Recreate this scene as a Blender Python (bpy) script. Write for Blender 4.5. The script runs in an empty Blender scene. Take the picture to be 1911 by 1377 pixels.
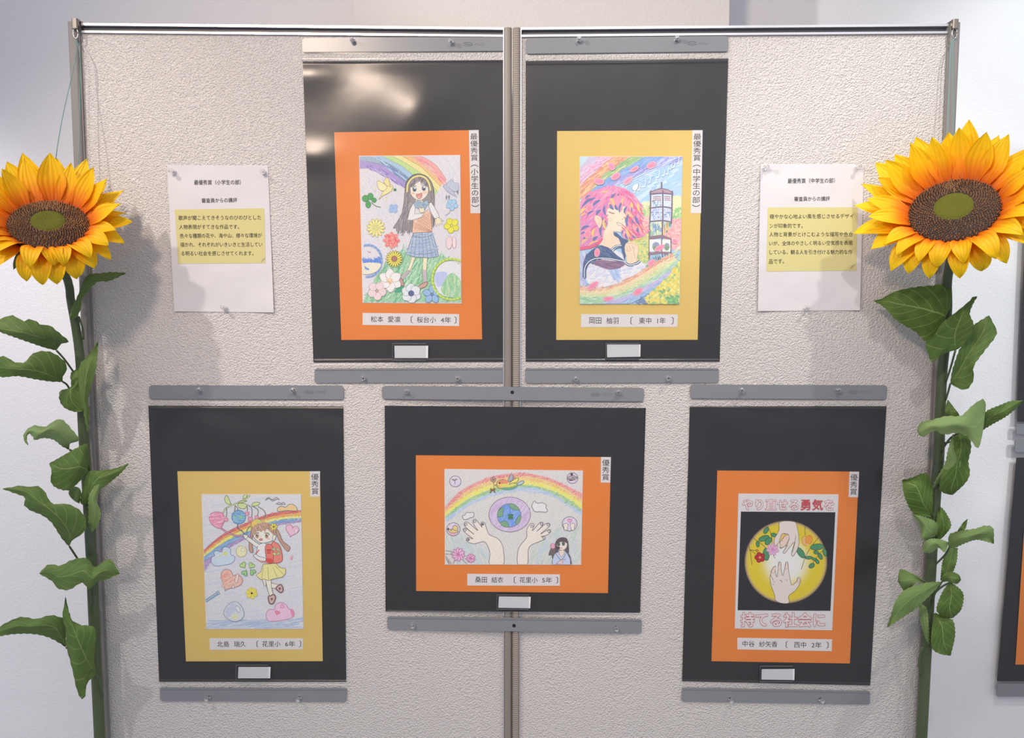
import bpy, bmesh, math, random
from mathutils import Vector, Matrix, Euler
from mathutils.geometry import tessellate_polygon

C = bpy.context.scene.collection
SC = bpy.context.scene
random.seed(7)
PI = math.pi

# ------------------------------------------------------------------ camera
F_PX, W_PX, H_PX = 1436.0, 1911.0, 1377.0
CAM_LOC = Vector((0.0, -1.545, 1.40))
CAM_ROT = Euler((PI / 2 - math.radians(4.6), 0, 0)).to_matrix() @ Matrix.Rotation(math.radians(0.05), 3, 'Z')
cam_data = bpy.data.cameras.new('camera')
cam_data.sensor_width = 36.0
cam_data.lens = F_PX / W_PX * 36.0
cam_data.clip_start = 0.02
cam = bpy.data.objects.new('camera', cam_data)
C.objects.link(cam)
cam.matrix_world = Matrix.Translation(CAM_LOC) @ CAM_ROT.to_4x4()
SC.camera = cam

# ------------------------------------------------------------------ view, world, lamps
SC.view_settings.view_transform = 'Standard'
SC.view_settings.look = 'None'
SC.view_settings.exposure = 0.14
SC.view_settings.gamma = 1.0
SC.view_settings.use_curve_mapping = False

world = bpy.data.worlds.new('gallery_air')
SC.world = world
world.use_nodes = True
wn = world.node_tree.nodes
# the hall round about: pale ceiling above, dim floor and furniture below
_tc = wn.new('ShaderNodeTexCoord'); _sx = wn.new('ShaderNodeSeparateXYZ'); _cr = wn.new('ShaderNodeValToRGB')
_mr = wn.new('ShaderNodeMapRange')
world.node_tree.links.new(_tc.outputs['Generated'], _sx.inputs[0])
world.node_tree.links.new(_sx.outputs['Z'], _mr.inputs['Value'])
_mr.inputs['From Min'].default_value = -1.0
_mr.inputs['From Max'].default_value = 1.0
world.node_tree.links.new(_mr.outputs['Result'], _cr.inputs[0])
_e = _cr.color_ramp.elements
_e[0].position = 0.30; _e[0].color = (0.22, 0.26, 0.36, 1)
_e[1].position = 0.85; _e[1].color = (0.86, 0.84, 0.88, 1)
_k = _e.new(0.47); _k.color = (0.40, 0.45, 0.60, 1)
_k = _e.new(0.58); _k.color = (0.74, 0.74, 0.84, 1)
world.node_tree.links.new(_cr.outputs[0], wn['Background'].inputs['Color'])
wn['Background'].inputs['Strength'].default_value = 0.75

def spot(name, loc, target, watt, color, size_deg, blend, radius):
    l = bpy.data.lights.new(name, 'SPOT')
    l.energy = watt
    l.color = color
    l.spot_size = math.radians(size_deg)
    l.spot_blend = blend
    l.shadow_soft_size = radius
    o = bpy.data.objects.new(name, l)
    C.objects.link(o)
    o.location = loc
    o.rotation_euler = (Vector(target) - Vector(loc)).to_track_quat('-Z', 'Y').to_euler()
    return o

spot('track_spot_left', (-1.50, -1.20, 2.75), (-0.85, 0.0, 1.00), 58, (1.0, 0.92, 0.86), 60, 0.8, 0.03)
spot('track_spot_right', (1.04, -0.85, 2.75), (0.80, 0.0, 1.10), 38, (1.0, 0.97, 0.92), 64, 0.8, 0.03)
spot('track_spot_warm', (-0.86, -2.3, 2.70), (-0.05, 0.0, 1.80), 112, (1.0, 0.78, 0.62), 58, 0.95, 0.14)
spot('track_spot_middle', (0.40, -1.5, 2.75), (0.20, 0.0, 0.95), 34, (1.0, 0.96, 0.93), 60, 0.9, 0.04)
spot('wall_washer_left', (-1.70, -0.45, 2.75), (-1.30, 0.36, 1.10), 62, (1.0, 0.93, 0.98), 36, 0.8, 0.06)
spot('wall_washer_right', (2.20, -1.20, 2.75), (1.50, 0.36, 1.70), 92, (0.93, 1.0, 0.98), 41, 0.5, 0.08)
spot('wall_washer_top', (-2.70, -1.9, 2.75), (1.10, 0.36, 2.10), 210, (0.95, 1.0, 0.97), 26, 0.6, 0.06)

# ------------------------------------------------------------------ geometry of the place
def ray(px, py):
    d = Vector(((px - W_PX / 2) / F_PX, -(py - H_PX / 2) / F_PX, -1.0))
    return CAM_ROT @ d

class Plane:
    """a vertical plane: point p, tangent t (to the right), normal n (to the viewer's side)"""
    def __init__(s, p, ang):
        s.p = Vector(p)
        s.t = Vector((math.cos(ang), math.sin(ang), 0))
        s.n = Vector((math.sin(ang), -math.cos(ang), 0))
    def at(s, px, py, off=0.0):
        d = ray(px, py)
        k = ((s.p + s.n * off) - CAM_LOC).dot(s.n) / d.dot(s.n)
        return CAM_LOC + d * k
    def uz(s, px, py):
        q = s.at(px, py)
        return (q - s.p).dot(s.t), q.z
    def pt(s, u, z, off=0.0):
        q = s.p + s.t * u + s.n * off
        return Vector((q.x, q.y, z))

FOLD = math.radians(1.5)
PL = Plane((0, 0, 0), FOLD)          # left panel
PR = Plane((0, 0, 0), -FOLD)         # right panel
PC = Plane((0, -0.0075, 0), 0)       # the sheet that bridges both
WALL_Y = 0.36
PW = Plane((0, WALL_Y, 0), 0)

def pt(px, py, y):
    d = ray(px, py)
    return CAM_LOC + d * ((y - CAM_LOC.y) / d.y)

def lin(c):
    return tuple(((v / 255) / 12.92 if v / 255 <= 0.04045 else ((v / 255 + 0.055) / 1.055) ** 2.4) for v in c)

# ------------------------------------------------------------------ materials
def nodes_of(name):
    m = bpy.data.materials.new(name)
    m.use_nodes = True
    return m, m.node_tree.nodes, m.node_tree.links, m.node_tree.nodes['Principled BSDF']

def mat(name, color, rough=0.6, metal=0.0, spec=0.5, bump=None, coat=0.0, vary=0.0):
    """bump = (scale, strength, distance[, detail])"""
    m, n, l, b = nodes_of(name)
    b.inputs['Base Color'].default_value = (*color, 1)
    b.inputs['Roughness'].default_value = rough
    b.inputs['Metallic'].default_value = metal
    b.inputs['Specular IOR Level'].default_value = spec
    b.inputs['Coat Weight'].default_value = coat
    tc = n.new('ShaderNodeTexCoord')
    if vary:
        t = n.new('ShaderNodeTexNoise')
        t.inputs['Scale'].default_value = 14
        t.inputs['Detail'].default_value = 5
        l.new(tc.outputs['Object'], t.inputs['Vector'])
        mx = n.new('ShaderNodeMix'); mx.data_type = 'RGBA'
        mx.inputs[6].default_value = (*[c * (1 - vary) for c in color], 1)
        mx.inputs[7].default_value = (*[min(1, c * (1 + vary)) for c in color], 1)
        l.new(t.outputs['Fac'], mx.inputs[0])
        l.new(mx.outputs[2], b.inputs['Base Color'])
    if bump:
        t = n.new('ShaderNodeTexNoise')
        t.inputs['Scale'].default_value = bump[0]
        t.inputs['Detail'].default_value = bump[3] if len(bump) > 3 else 2
        l.new(tc.outputs['Object'], t.inputs['Vector'])
        bp = n.new('ShaderNodeBump')
        bp.inputs['Strength'].default_value = bump[1]
        bp.inputs['Distance'].default_value = bump[2]
        l.new(t.outputs['Fac'], bp.inputs['Height'])
        l.new(bp.outputs['Normal'], b.inputs['Normal'])
    return m

def mat_attr(name, rough=0.6, hatch=0.0, spec=0.3, scale=(260, 900)):
    """colour comes from the mesh's own 'Col' attribute: crayon, paint and print"""
    m, n, l, b = nodes_of(name)
    a = n.new('ShaderNodeAttribute'); a.attribute_name = 'Col'
    b.inputs['Roughness'].default_value = rough
    b.inputs['Specular IOR Level'].default_value = spec
    if hatch:
        tc = n.new('ShaderNodeTexCoord')
        mp = n.new('ShaderNodeMapping')
        mp.inputs['Rotation'].default_value = (0, math.radians(38), 0)
        mp.inputs['Scale'].default_value = (scale[0], 40, scale[1])
        l.new(tc.outputs['Object'], mp.inputs['Vector'])
        t = n.new('ShaderNodeTexNoise'); t.inputs['Scale'].default_value = 1.0
        t.inputs['Detail'].default_value = 4
        l.new(mp.outputs['Vector'], t.inputs['Vector'])
        r = n.new('ShaderNodeMapRange')
        r.inputs['From Min'].default_value = 0.3; r.inputs['From Max'].default_value = 0.7
        r.inputs['To Min'].default_value = 1 - hatch; r.inputs['To Max'].default_value = 1 + hatch
        l.new(t.outputs['Fac'], r.inputs['Value'])
        mx = n.new('ShaderNodeMix'); mx.data_type = 'RGBA'; mx.blend_type = 'MULTIPLY'
        mx.inputs[0].default_value = 1
        l.new(a.outputs['Color'], mx.inputs[6]); l.new(r.outputs['Result'], mx.inputs[7])
        l.new(mx.outputs[2], b.inputs['Base Color'])
    else:
        l.new(a.outputs['Color'], b.inputs['Base Color'])
    return m

M = {}
M['wall'] = mat('wall_paint', (0.80, 0.80, 0.81), 0.75, bump=(210, 0.35, 0.0025, 3))
M['pier'] = mat('pier_paint', (0.70, 0.66, 0.63), 0.75, bump=(230, 0.35, 0.0025, 3))
M['floor'] = mat('floor_vinyl', (0.50, 0.52, 0.56), 0.5, vary=0.1)
M['alu'] = mat('rail_aluminium', (0.78, 0.78, 0.80), 0.32, metal=0.9)
M['groove'] = mat('rail_groove', (0.11, 0.11, 0.12), 0.5, metal=0.4)
M['post'] = mat('post_taupe', (0.27, 0.24, 0.205), 0.5, metal=0.1)
M['post_grey'] = mat('post_grey', (0.25, 0.235, 0.22), 0.6, metal=0.0)
M['bar'] = mat('bar_grey', (0.235, 0.245, 0.26), 0.28, spec=0.5, vary=0.06)
M['black'] = mat('sheet_black', (0.030, 0.030, 0.032), 0.6, spec=0.25, vary=0.08)
M['orange'] = mat('card_orange', (0.82, 0.25, 0.05), 0.7, spec=0.2, vary=0.03)
M['yellow'] = mat('card_yellow', (0.77, 0.56, 0.17), 0.7, spec=0.2, vary=0.03)
M['paper'] = mat('paper_white', (0.80, 0.79, 0.80), 0.7, spec=0.2)
M['note'] = mat('note_paper', (0.70, 0.685, 0.69), 0.7, spec=0.2, bump=(14, 0.25, 0.02, 1))
M['label'] = mat('label_paper', (0.78, 0.76, 0.76), 0.7, spec=0.2)
M['memo'] = mat('memo_yellow', (0.66, 0.60, 0.27), 0.7, spec=0.2)
M['curl'] = mat('memo_curl', (0.42, 0.37, 0.28), 0.7)
M['ink'] = mat('ink_black', (0.045, 0.042, 0.045), 0.7, spec=0.2)
M['ink_red'] = mat('ink_red', (0.60, 0.09, 0.10), 0.7, spec=0.2)
M['ink_white'] = mat('ink_white', (0.80, 0.77, 0.77), 0.7, spec=0.2)
M['steel'] = mat('steel', (0.62, 0.60, 0.58), 0.28, metal=1.0)
M['hook'] = mat('hook_bronze', (0.27, 0.24, 0.21), 0.38, metal=0.7)
M['string'] = mat('string_teal', (0.17, 0.32, 0.30), 0.7)
M['rubber'] = mat('hole_dark', (0.012, 0.012, 0.012), 0.8)
M['crayon'] = mat_attr('crayon_drawing', 0.75, 0.14)
M['paint'] = mat_attr('painted_picture', 0.65, 0.06, scale=(120, 420))
M['print'] = mat_attr('printed_picture', 0.6, 0.0)

# the panel's embossed vinyl
def board_mat():
    m, n, l, b = nodes_of('board_vinyl')
    b.inputs['Base Color'].default_value = (0.65, 0.615, 0.58, 1)
    b.inputs['Roughness'].default_value = 0.30
    b.inputs['Specular IOR Level'].default_value = 0.55
    tc = n.new('ShaderNodeTexCoord')
    mp = n.new('ShaderNodeMapping'); mp.inputs['Rotation'].default_value = (0, 0.6, 0)
    mp.inputs['Scale'].default_value = (1.0, 1.0, 1.2)
    l.new(tc.outputs['Object'], mp.inputs['Vector'])
    t = n.new('ShaderNodeTexNoise'); t.inputs['Scale'].default_value = 290
    t.inputs['Detail'].default_value = 1.2; t.inputs['Roughness'].default_value = 0.5
    l.new(mp.outputs['Vector'], t.inputs['Vector'])
    bp = n.new('ShaderNodeBump'); bp.inputs['Strength'].default_value = 0.9
    bp.inputs['Distance'].default_value = 0.004
    l.new(t.outputs['Fac'], bp.inputs['Height'])
    l.new(bp.outputs['Normal'], b.inputs['Normal'])
    return m
M['board'] = board_mat()

def rib_mat():
    m, n, l, b = nodes_of('post_ribbed')
    b.inputs['Base Color'].default_value = (0.33, 0.285, 0.235, 1)
    b.inputs['Roughness'].default_value = 0.6
    tc = n.new('ShaderNodeTexCoord')
    w = n.new('ShaderNodeTexWave'); w.bands_direction = 'Z'
    w.inputs['Scale'].default_value = 75
    l.new(tc.outputs['Object'], w.inputs['Vector'])
    bp = n.new('ShaderNodeBump'); bp.inputs['Strength'].default_value = 0.5
    bp.inputs['Distance'].default_value = 0.002
    l.new(w.outputs['Fac'], bp.inputs['Height'])
    l.new(bp.outputs['Normal'], b.inputs['Normal'])
    return m
M['rib'] = rib_mat()

def film_mat():
    m = bpy.data.materials.new('clear_film'); m.use_nodes = True
    n, l = m.node_tree.nodes, m.node_tree.links
    n.clear()
    out = n.new('ShaderNodeOutputMaterial')
    tr = n.new('ShaderNodeBsdfTransparent'); tr.inputs['Color'].default_value = (0.965, 0.965, 0.96, 1)
    gl = n.new('ShaderNodeBsdfGlossy'); gl.inputs['Roughness'].default_value = 0.26
    gl.inputs['Color'].default_value = (1, 1, 1, 1)
    fr = n.new('ShaderNodeFresnel')
    ge = n.new('ShaderNodeNewGeometry'); io = n.new('ShaderNodeMapRange')     # same sheen from either face of the film
    io.inputs['To Min'].default_value = 1.5; io.inputs['To Max'].default_value = 1 / 1.5
    l.new(ge.outputs['Backfacing'], io.inputs['Value']); l.new(io.outputs['Result'], fr.inputs['IOR'])
    mx = n.new('ShaderNodeMixShader')
    l.new(fr.outputs['Fac'], mx.inputs[0]); l.new(tr.outputs[0], mx.inputs[1]); l.new(gl.outputs[0], mx.inputs[2])
    l.new(mx.outputs[0], out.inputs['Surface'])
    tc = n.new('ShaderNodeTexCoord')
    t = n.new('ShaderNodeTexNoise'); t.inputs['Scale'].default_value = 16; t.inputs['Detail'].default_value = 2
    l.new(tc.outputs['Object'], t.inputs['Vector'])
    bp = n.new('ShaderNodeBump'); bp.inputs['Strength'].default_value = 0.05; bp.inputs['Distance'].default_value = 0.008
    l.new(t.outputs['Fac'], bp.inputs['Height'])
    l.new(bp.outputs['Normal'], gl.inputs['Normal']); l.new(bp.outputs['Normal'], fr.inputs['Normal'])
    return m
M['film'] = film_mat()

def clear_mat(name, tint):
    m, n, l, b = nodes_of(name)
    b.inputs['Base Color'].default_value = (*tint, 1)
    b.inputs['Roughness'].default_value = 0.06
    b.inputs['Transmission Weight'].default_value = 1.0
    b.inputs['IOR'].default_value = 1.45
    return m
M['clear'] = clear_mat('clear_plastic', (0.93, 0.93, 0.94))

def tape_mat():
    m = M['film'].copy(); m.name = 'clear_tape'
    tr = [k for k in m.node_tree.nodes if k.type == 'BSDF_TRANSPARENT'][0]
    tr.inputs['Color'].default_value = (0.86, 0.88, 0.88, 1)
    return m
M['tape'] = tape_mat()
M['weld_rim'] = mat('pocket_weld', (0.11, 0.11, 0.115), 0.35, spec=0.6)

# ------------------------------------------------------------------ objects
def obj(name, verts, faces, material, parent=None, smooth=False, cols=None, slots=None, origin=None):
    """links verts/faces (world coordinates) as ONE mesh object under parent"""
    me = bpy.data.meshes.new(name)
    if parent is not None:
        origin = parent['_o'] if '_o' in parent else parent.location
        origin = Vector(origin)
    elif origin is None:
        lo = Vector([min(v[i] for v in verts) for i in range(3)])
        hi = Vector([max(v[i] for v in verts) for i in range(3)])
        origin = (lo + hi) / 2
        origin.z = lo.z
    me.from_pydata([Vector(v) - origin for v in verts], [], faces)
    mats = material if isinstance(material, (list, tuple)) else [material]
    for k in mats:
        me.materials.append(k)
    if slots:
        for p, s in zip(me.polygons, slots):
            p.material_index = s
    if cols:
        a = me.color_attributes.new('Col', 'FLOAT_COLOR', 'POINT')
        flat = []
        for c in cols:
            flat += [c[0], c[1], c[2], 1.0]
        a.data.foreach_set('color', flat)
    if smooth:
        for p in me.polygons:
            p.use_smooth = True
    me.update()
    o = bpy.data.objects.new(name, me)
    C.objects.link(o)
    if parent is not None:
        o.parent = parent
        o['_o'] = list(origin)
    else:
        o.location = origin
    return o

def thing(name, label, cat, loc, group=None):
    o = bpy.data.objects.new(name, None)
    C.objects.link(o)
    o.empty_display_size = 0.05
    o.location = loc
    o['label'] = label
    o['category'] = cat
    if group:
        o['group'] = group
    return o

def tag(o, label, cat, group=None):
    o['label'] = label
    o['category'] = cat
    if group:
        o['group'] = group
    return o

def struct(o):
    o['kind'] = 'structure'
    return o

class Geo:
    """collects faces for one mesh"""
    def __init__(s):
        s.v, s.f, s.c, s.m = [], [], [], []
    def add(s, verts, faces, col=None, slot=0):
        b = len(s.v)
        s.v += [Vector(q) for q in verts]
        s.f += [tuple(b + i for i in q) for q in faces]
        s.m += [slot] * len(faces)
        if col is not None:
            s.c += (col if isinstance(col, list) else [col] * len(verts))
    def box8(s, a, b, slot=0):
        """a: 4 front corners, b: 4 back corners"""
        s.add(list(a) + list(b), [(0, 1, 2, 3), (7, 6, 5, 4), (0, 4, 5, 1), (1, 5, 6, 2), (2, 6, 7, 3), (3, 7, 4, 0)], slot=slot)
    def fbox(s, P, u0, u1, z0, z1, d0, d1, bev=0.0, slot=0):
        """box in a panel's frame; rounded along the vertical edges on the viewer's side"""
        if bev <= 0:
            s.box8([P.pt(u0, z0, d1), P.pt(u1, z0, d1), P.pt(u1, z1, d1), P.pt(u0, z1, d1)],
                   [P.pt(u0, z0, d0), P.pt(u1, z0, d0), P.pt(u1, z1, d0), P.pt(u0, z1, d0)], slot)
            return
        prof = [(u0, d0)]
        for k in range(6):
            a = PI / 2 * k / 5
            prof.append((u0 + bev - bev * math.cos(a), d1 - bev + bev * math.sin(a)))
        for k in range(6):
            a = PI / 2 * k / 5
            prof.append((u1 - bev + bev * math.sin(a), d1 - bev + bev * math.cos(a)))
        prof.append((u1, d0))
        n = len(prof)
        vs = [P.pt(u, z0, d) for u, d in prof] + [P.pt(u, z1, d) for u, d in prof]
        fs = [(i, (i + 1) % n, n + (i + 1) % n, n + i) for i in range(n)]
        fs += [tuple(range(n - 1, -1, -1)), tuple(range(n, 2 * n))]
        s.add(vs, fs, slot=slot)
    def tube(s, pts, rad, seg=8, slot=0, cap=True):
        pts = [Vector(p) for p in pts]
        n = len(pts)
        rads = rad if isinstance(rad, (list, tuple)) else [rad] * n
        vs, fs = [], []
        ref = Vector((0.3, -1, 0.17)).normalized()
        for i, p in enumerate(pts):
            t = (pts[min(i + 1, n - 1)] - pts[max(i - 1, 0)]).normalized()
            a = t.cross(ref)
            if a.length < 1e-4:
                a = t.cross(Vector((1, 0, 0)))
            a.normalize(); b = t.cross(a)
            for k in range(seg):
                th = 2 * PI * k / seg
                vs.append(p + (a * math.cos(th) + b * math.sin(th)) * rads[i])
        for i in range(n - 1):
            for k in range(seg):
                fs.append((i * seg + k, i * seg + (k + 1) % seg, (i + 1) * seg + (k + 1) % seg, (i + 1) * seg + k))
        if cap:
            fs.append(tuple(range(seg - 1, -1, -1)))
            fs.append(tuple((n - 1) * seg + k for k in range(seg)))
        s.add(vs, fs, slot=slot)
    def grid(s, rows, slot=0, cols=None):
        nr, nc = len(rows), len(rows[0])
        s.add([q for r in rows for q in r],
              [(i * nc + j, i * nc + j + 1, (i + 1) * nc + j + 1, (i + 1) * nc + j) for i in range(nr - 1) for j in range(nc - 1)],
              col=cols, slot=slot)
    def build(s, name, material, parent=None, smooth=False, origin=None):
        return obj(name, s.v, s.f, material, parent, smooth, s.c or None, s.m if any(s.m) else None, origin)

def spline(pts, n, closed=False):
    """n points evenly along a Catmull-Rom curve"""
    P = [tuple(p) for p in pts]
    m = len(P)
    out = []
    segs = m if closed else m - 1
    for i in range(segs):
        if closed:
            p0, p1, p2, p3 = P[i - 1], P[i], P[(i + 1) % m], P[(i + 2) % m]
        else:
            p0, p1, p2, p3 = P[max(i - 1, 0)], P[i], P[i + 1], P[min(i + 2, m - 1)]
        for k in range(12):
            t = k / 12
            out.append(tuple(0.5 * (2 * b + (c - a) * t + (2 * a - 5 * b + 4 * c - d) * t * t + (3 * b - a - 3 * c + d) * t ** 3)
                             for a, b, c, d in zip(p0, p1, p2, p3)))
    out.append(P[0] if closed else P[-1])
    ln = [0.0]
    for a, b in zip(out, out[1:]):
        ln.append(ln[-1] + math.dist(a, b))
    res, j = [], 0
    for k in range(n):
        q = ln[-1] * k / (n - 1)
        while j < len(ln) - 2 and ln[j + 1] < q:
            j += 1
        w = 0 if ln[j + 1] == ln[j] else (q - ln[j]) / (ln[j + 1] - ln[j])
        res.append(tuple(a + (b - a) * w for a, b in zip(out[j], out[j + 1])))
    return res

def bil(q, s, t):
    """quad q = TL, TR, BR, BL"""
    return tuple((a * (1 - s) + b * s) * (1 - t) + (d * (1 - s) + c * s) * t for a, b, c, d in zip(q[0], q[1], q[2], q[3]))

def slab(name, q, P, front, thick, material, parent=None, corner=0.0, origin=None):
    """flat sheet or bar whose face fills the quad q of plane P, its face `front` metres off the plane"""
    if corner:
        loop = []
        cx = corner / math.dist(q[0], q[1]); cy = corner / math.dist(q[0], q[3])
        for (s0, t0, a0) in ((cx, cy, PI), (1 - cx, cy, 1.5 * PI), (1 - cx, 1 - cy, 0), (cx, 1 - cy, 0.5 * PI)):
            for k in range(5):
                a = a0 + PI / 2 * k / 4
                loop.append(bil(q, s0 + cx * math.cos(a), t0 + cy * math.sin(a)))
    else:
        loop = list(q)
    fr = [P.at(x, y, front) for x, y in loop]
    bk = [v - P.n * thick for v in fr]
    n = len(fr)
    g = Geo()
    g.add(fr + bk, [tuple(range(n - 1, -1, -1)), tuple(range(n, 2 * n))] + [(i, (i + 1) % n, n + (i + 1) % n, n + i) for i in range(n)])
    return g.build(name, material, parent, origin=origin)

# ------------------------------------------------------------------ lettering
def glyphs(text, offset=0.0):
    """flat mesh of a text: (verts2d, faces, bbox)"""
    cu = bpy.data.curves.new('lettering', 'FONT')
    cu.body = text
    cu.size = 1.0
    cu.offset = offset
    cu.resolution_u = 3
    cu.fill_mode = 'FRONT'
    o = bpy.data.objects.new('lettering', cu)
    C.objects.link(o)
    bpy.context.view_layer.update()
    dg = bpy.context.evaluated_depsgraph_get()
    me = bpy.data.meshes.new_from_object(o.evaluated_get(dg))
    v = [(q.co.x, q.co.y) for q in me.vertices]
    f = [tuple(p.vertices) for p in me.polygons]
    bpy.data.objects.remove(o); bpy.data.curves.remove(cu); bpy.data.meshes.remove(me)
    if not v:
        return v, f, (0, 0, 1, 1)
    xs = [a for a, b in v]; ys = [b for a, b in v]
    return v, f, (min(xs), min(ys), max(xs), max(ys))

def outline_text(g, text, q, P, off, width, box, slot=0):
    """a ribbon along the outline of each glyph"""
    v, f, bb = glyphs(text)
    w = box[2] - box[0]; h = box[3] - box[1]
    cnt = {}
    for p in f:
        for a, b in zip(p, p[1:] + p[:1]):
            cnt[(min(a, b), max(a, b))] = cnt.get((min(a, b), max(a, b)), 0) + 1
    def place(x, y):
        a = bil(q, (x - box[0]) / w, 1 - (y - box[1]) / h)
        return P.at(a[0], a[1], off + 0.000002 * (k % 9))
    k = 0
    for (a, b), c in cnt.items():
        if c != 1:
            continue
        k += 1
        (x0, y0), (x1, y1) = v[a], v[b]
        L = math.hypot(x1 - x0, y1 - y0) or 1e-6
        dx, dy = (x1 - x0) / L * width * .35, (y1 - y0) / L * width * .35
        nx, ny = -dy / .35 * .5, dx / .35 * .5
        g.add([place(x0 - dx + nx, y0 - dy + ny), place(x1 + dx + nx, y1 + dy + ny), place(x1 + dx - nx, y1 + dy - ny), place(x0 - dx - nx, y0 - dy - ny)], [(0, 1, 2, 3)], slot=slot)

def put_text(g, text, q, P, off, offset=0.0, slot=0, box=None, rot=False):
    """lays a text's bounding box (or the box given) into quad q"""
    v, f, bb = glyphs(text, offset)
    if box:
        bb = box
    w = bb[2] - bb[0]; h = bb[3] - bb[1]
    out = []
    for x, y in v:
        s = (x - bb[0]) / w; t = 1 - (y - bb[1]) / h
        if rot:
            s, t = 1 - t, s
        a = bil(q, s, t)
        out.append(P.at(a[0], a[1], off))
    g.add(out, f, slot=slot)
    return bb
# ------------------------------------------------------------------ the room
def plain_box(name, x0, x1, y0, y1, z0, z1, m):
    g = Geo()
    g.box8([(x0, y0, z0), (x1, y0, z0), (x1, y0, z1), (x0, y0, z1)], [(x0, y1, z0), (x1, y1, z0), (x1, y1, z1), (x0, y1, z1)])
    return struct(g.build(name, m))

plain_box('floor', -3.2, 3.2, -3.2, WALL_Y + 0.12, -0.05, 0.0, M['floor'])
plain_box('wall_back', -3.2, 3.2, WALL_Y, WALL_Y + 0.12, 0.0, 3.0, M['wall'])
PIER_Y = WALL_Y - 0.17
_a, _b = pt(660, 20, PIER_Y), pt(1361, 20, PIER_Y)
plain_box('wall_pier', _a.x, _b.x, PIER_Y, WALL_Y, 0.0, 3.0, M['pier'])

# ------------------------------------------------------------------ the two panels
Z_TOP = 1.9405
def panel(P, side, label):
    out = P.uz(158 if side < 0 else 1759, 700)[0]
    t = thing('display_panel', label, 'display panel', P.pt(out / 2, 0, 0), 'folding display panels')
    s = side
    lo = lambda a, b: (min(a, b), max(a, b))
    # vinyl board
    g = Geo(); g.fbox(P, *lo(out - s * 0.018, s * 0.0155), 0.16, Z_TOP - 0.016, -0.016, 0.0)
    g.build('board', M['board'], t)
    # top rail: two lips and the groove between
    g = Geo()
    u0, u1 = lo(out - s * 0.0205, s * 0.0165)
    g.fbox(P, u0, u1, Z_TOP - 0.0045, Z_TOP, -0.018, 0.0045)
    g.fbox(P, u0, u1, Z_TOP - 0.0178, Z_TOP - 0.0138, -0.018, 0.0045)
    g.fbox(P, u0, u1, Z_TOP - 0.0138, Z_TOP - 0.0045, -0.018, -0.0035, slot=1)
    g.build('top_rail', [M['alu'], M['groove']], t)
    g = Geo(); g.fbox(P, u0, u1, 0.14, 0.16, -0.018, 0.0045)
    g.build('bottom_rail', M['alu'], t)
    # outer post
    g = Geo(); g.fbox(P, *lo(out, out - s * 0.0195), 0.03, Z_TOP + 0.001, -0.026, 0.010, 0.006)
    g.fbox(P, *lo(out - s * 0.0195, out - s * 0.0215), 0.14, Z_TOP, -0.02, 0.0055)
    g.build('post', M['post_grey'], t)
    # post at the fold
    g = Geo(); g.fbox(P, *lo(s * 0.0010, s * 0.0160), 0.03, Z_TOP - 0.001, -0.024, 0.0085, 0.006)
    o = g.build('post', M['post'] if s < 0 else M['rib'], t)
    o['label'] = 'smooth taupe post' if s < 0 else 'finely ribbed beige post'
    g = Geo(); g.fbox(P, *lo(s * 0.0160, s * 0.0180), 0.14, Z_TOP - 0.001, -0.02, 0.0055)
    g.build('edge_trim', M['alu'], t)
    # feet
    for u in (out - s * 0.010, s * 0.0085):
        g = Geo()
        g.fbox(P, u - 0.007, u + 0.007, 0.0, 0.03, -0.022, 0.006)
        g.build('foot', M['post_grey'], t)
    return t
panel(PL, -1, 'left cream textured display panel with smooth post at the fold')
panel(PR, 1, 'right cream textured display panel with ribbed post at the fold')

# corner hooks with the strings that carry the flowers
def corner_hook(P, px, label):
    a = P.at(px, 50, 0.014)
    t = thing('corner_hook', label, 'hook', a, 'hooks on the panel corners')
    ua, za = P.uz(px, 51)
    g = Geo(); g.fbox(P, ua - 0.0055, ua + 0.0055, za - 0.008, Z_TOP + 0.004, 0.0105, 0.0185, 0.003)
    g.fbox(P, ua - 0.0055, ua + 0.0055, Z_TOP + 0.0012, Z_TOP + 0.004, -0.03, 0.0105)
    g.build('clip', M['hook'], t)
    g = Geo()
    loop = [P.pt(ua + 0.0045 * math.cos(k * PI / 12), za - 0.016 + 0.0095 * math.sin(k * PI / 12), 0.0145) for k in range(25)]
    g.tube(loop, 0.0011, 6)
    g.build('ring', M['steel'], t, smooth=True)
    return P.pt(ua, za - 0.0255, 0.0145)
hook_l = corner_hook(PL, 148, 'bronze clip hook on top left corner of the panels')
hook_r = corner_hook(PR, 1774.5, 'bronze clip hook on top right corner of the panels')

def string(label, strands):
    g = Geo()
    for s in strands:
        g.tube(spline([tuple(p) for p in s], 40), 0.0008, 6)
    tag(g.build('hanging_string', M['string'], None, True), label, 'string', 'strings that hold the sunflowers')
string('teal string hanging from the left hook to the left sunflower, one strand loose',
       [[hook_l, pt(143, 92, -.05), pt(136, 132, -.06), pt(127, 172, -.075), pt(118, 212, -.09), pt(111, 250, -.10), pt(105, 290, -.105), pt(104, 330, -.085), pt(112, 400, -.065)],
        [hook_l, pt(149, 100, -.048), pt(149.5, 160, -.05), pt(148.5, 230, -.052), pt(147, 300, -.055), pt(135, 400, -.06)]])
string('teal string hanging double from the right hook to the right sunflower',
       [[hook_r, pt(1774, 90, -.045), pt(1771, 170, -.05), pt(1768, 270, -.055), pt(1768, 400, -.06)],
        [hook_r, pt(1778, 90, -.045), pt(1778.5, 150, -.05), pt(1779, 235, -.055), pt(1774, 400, -.06)]])

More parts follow.
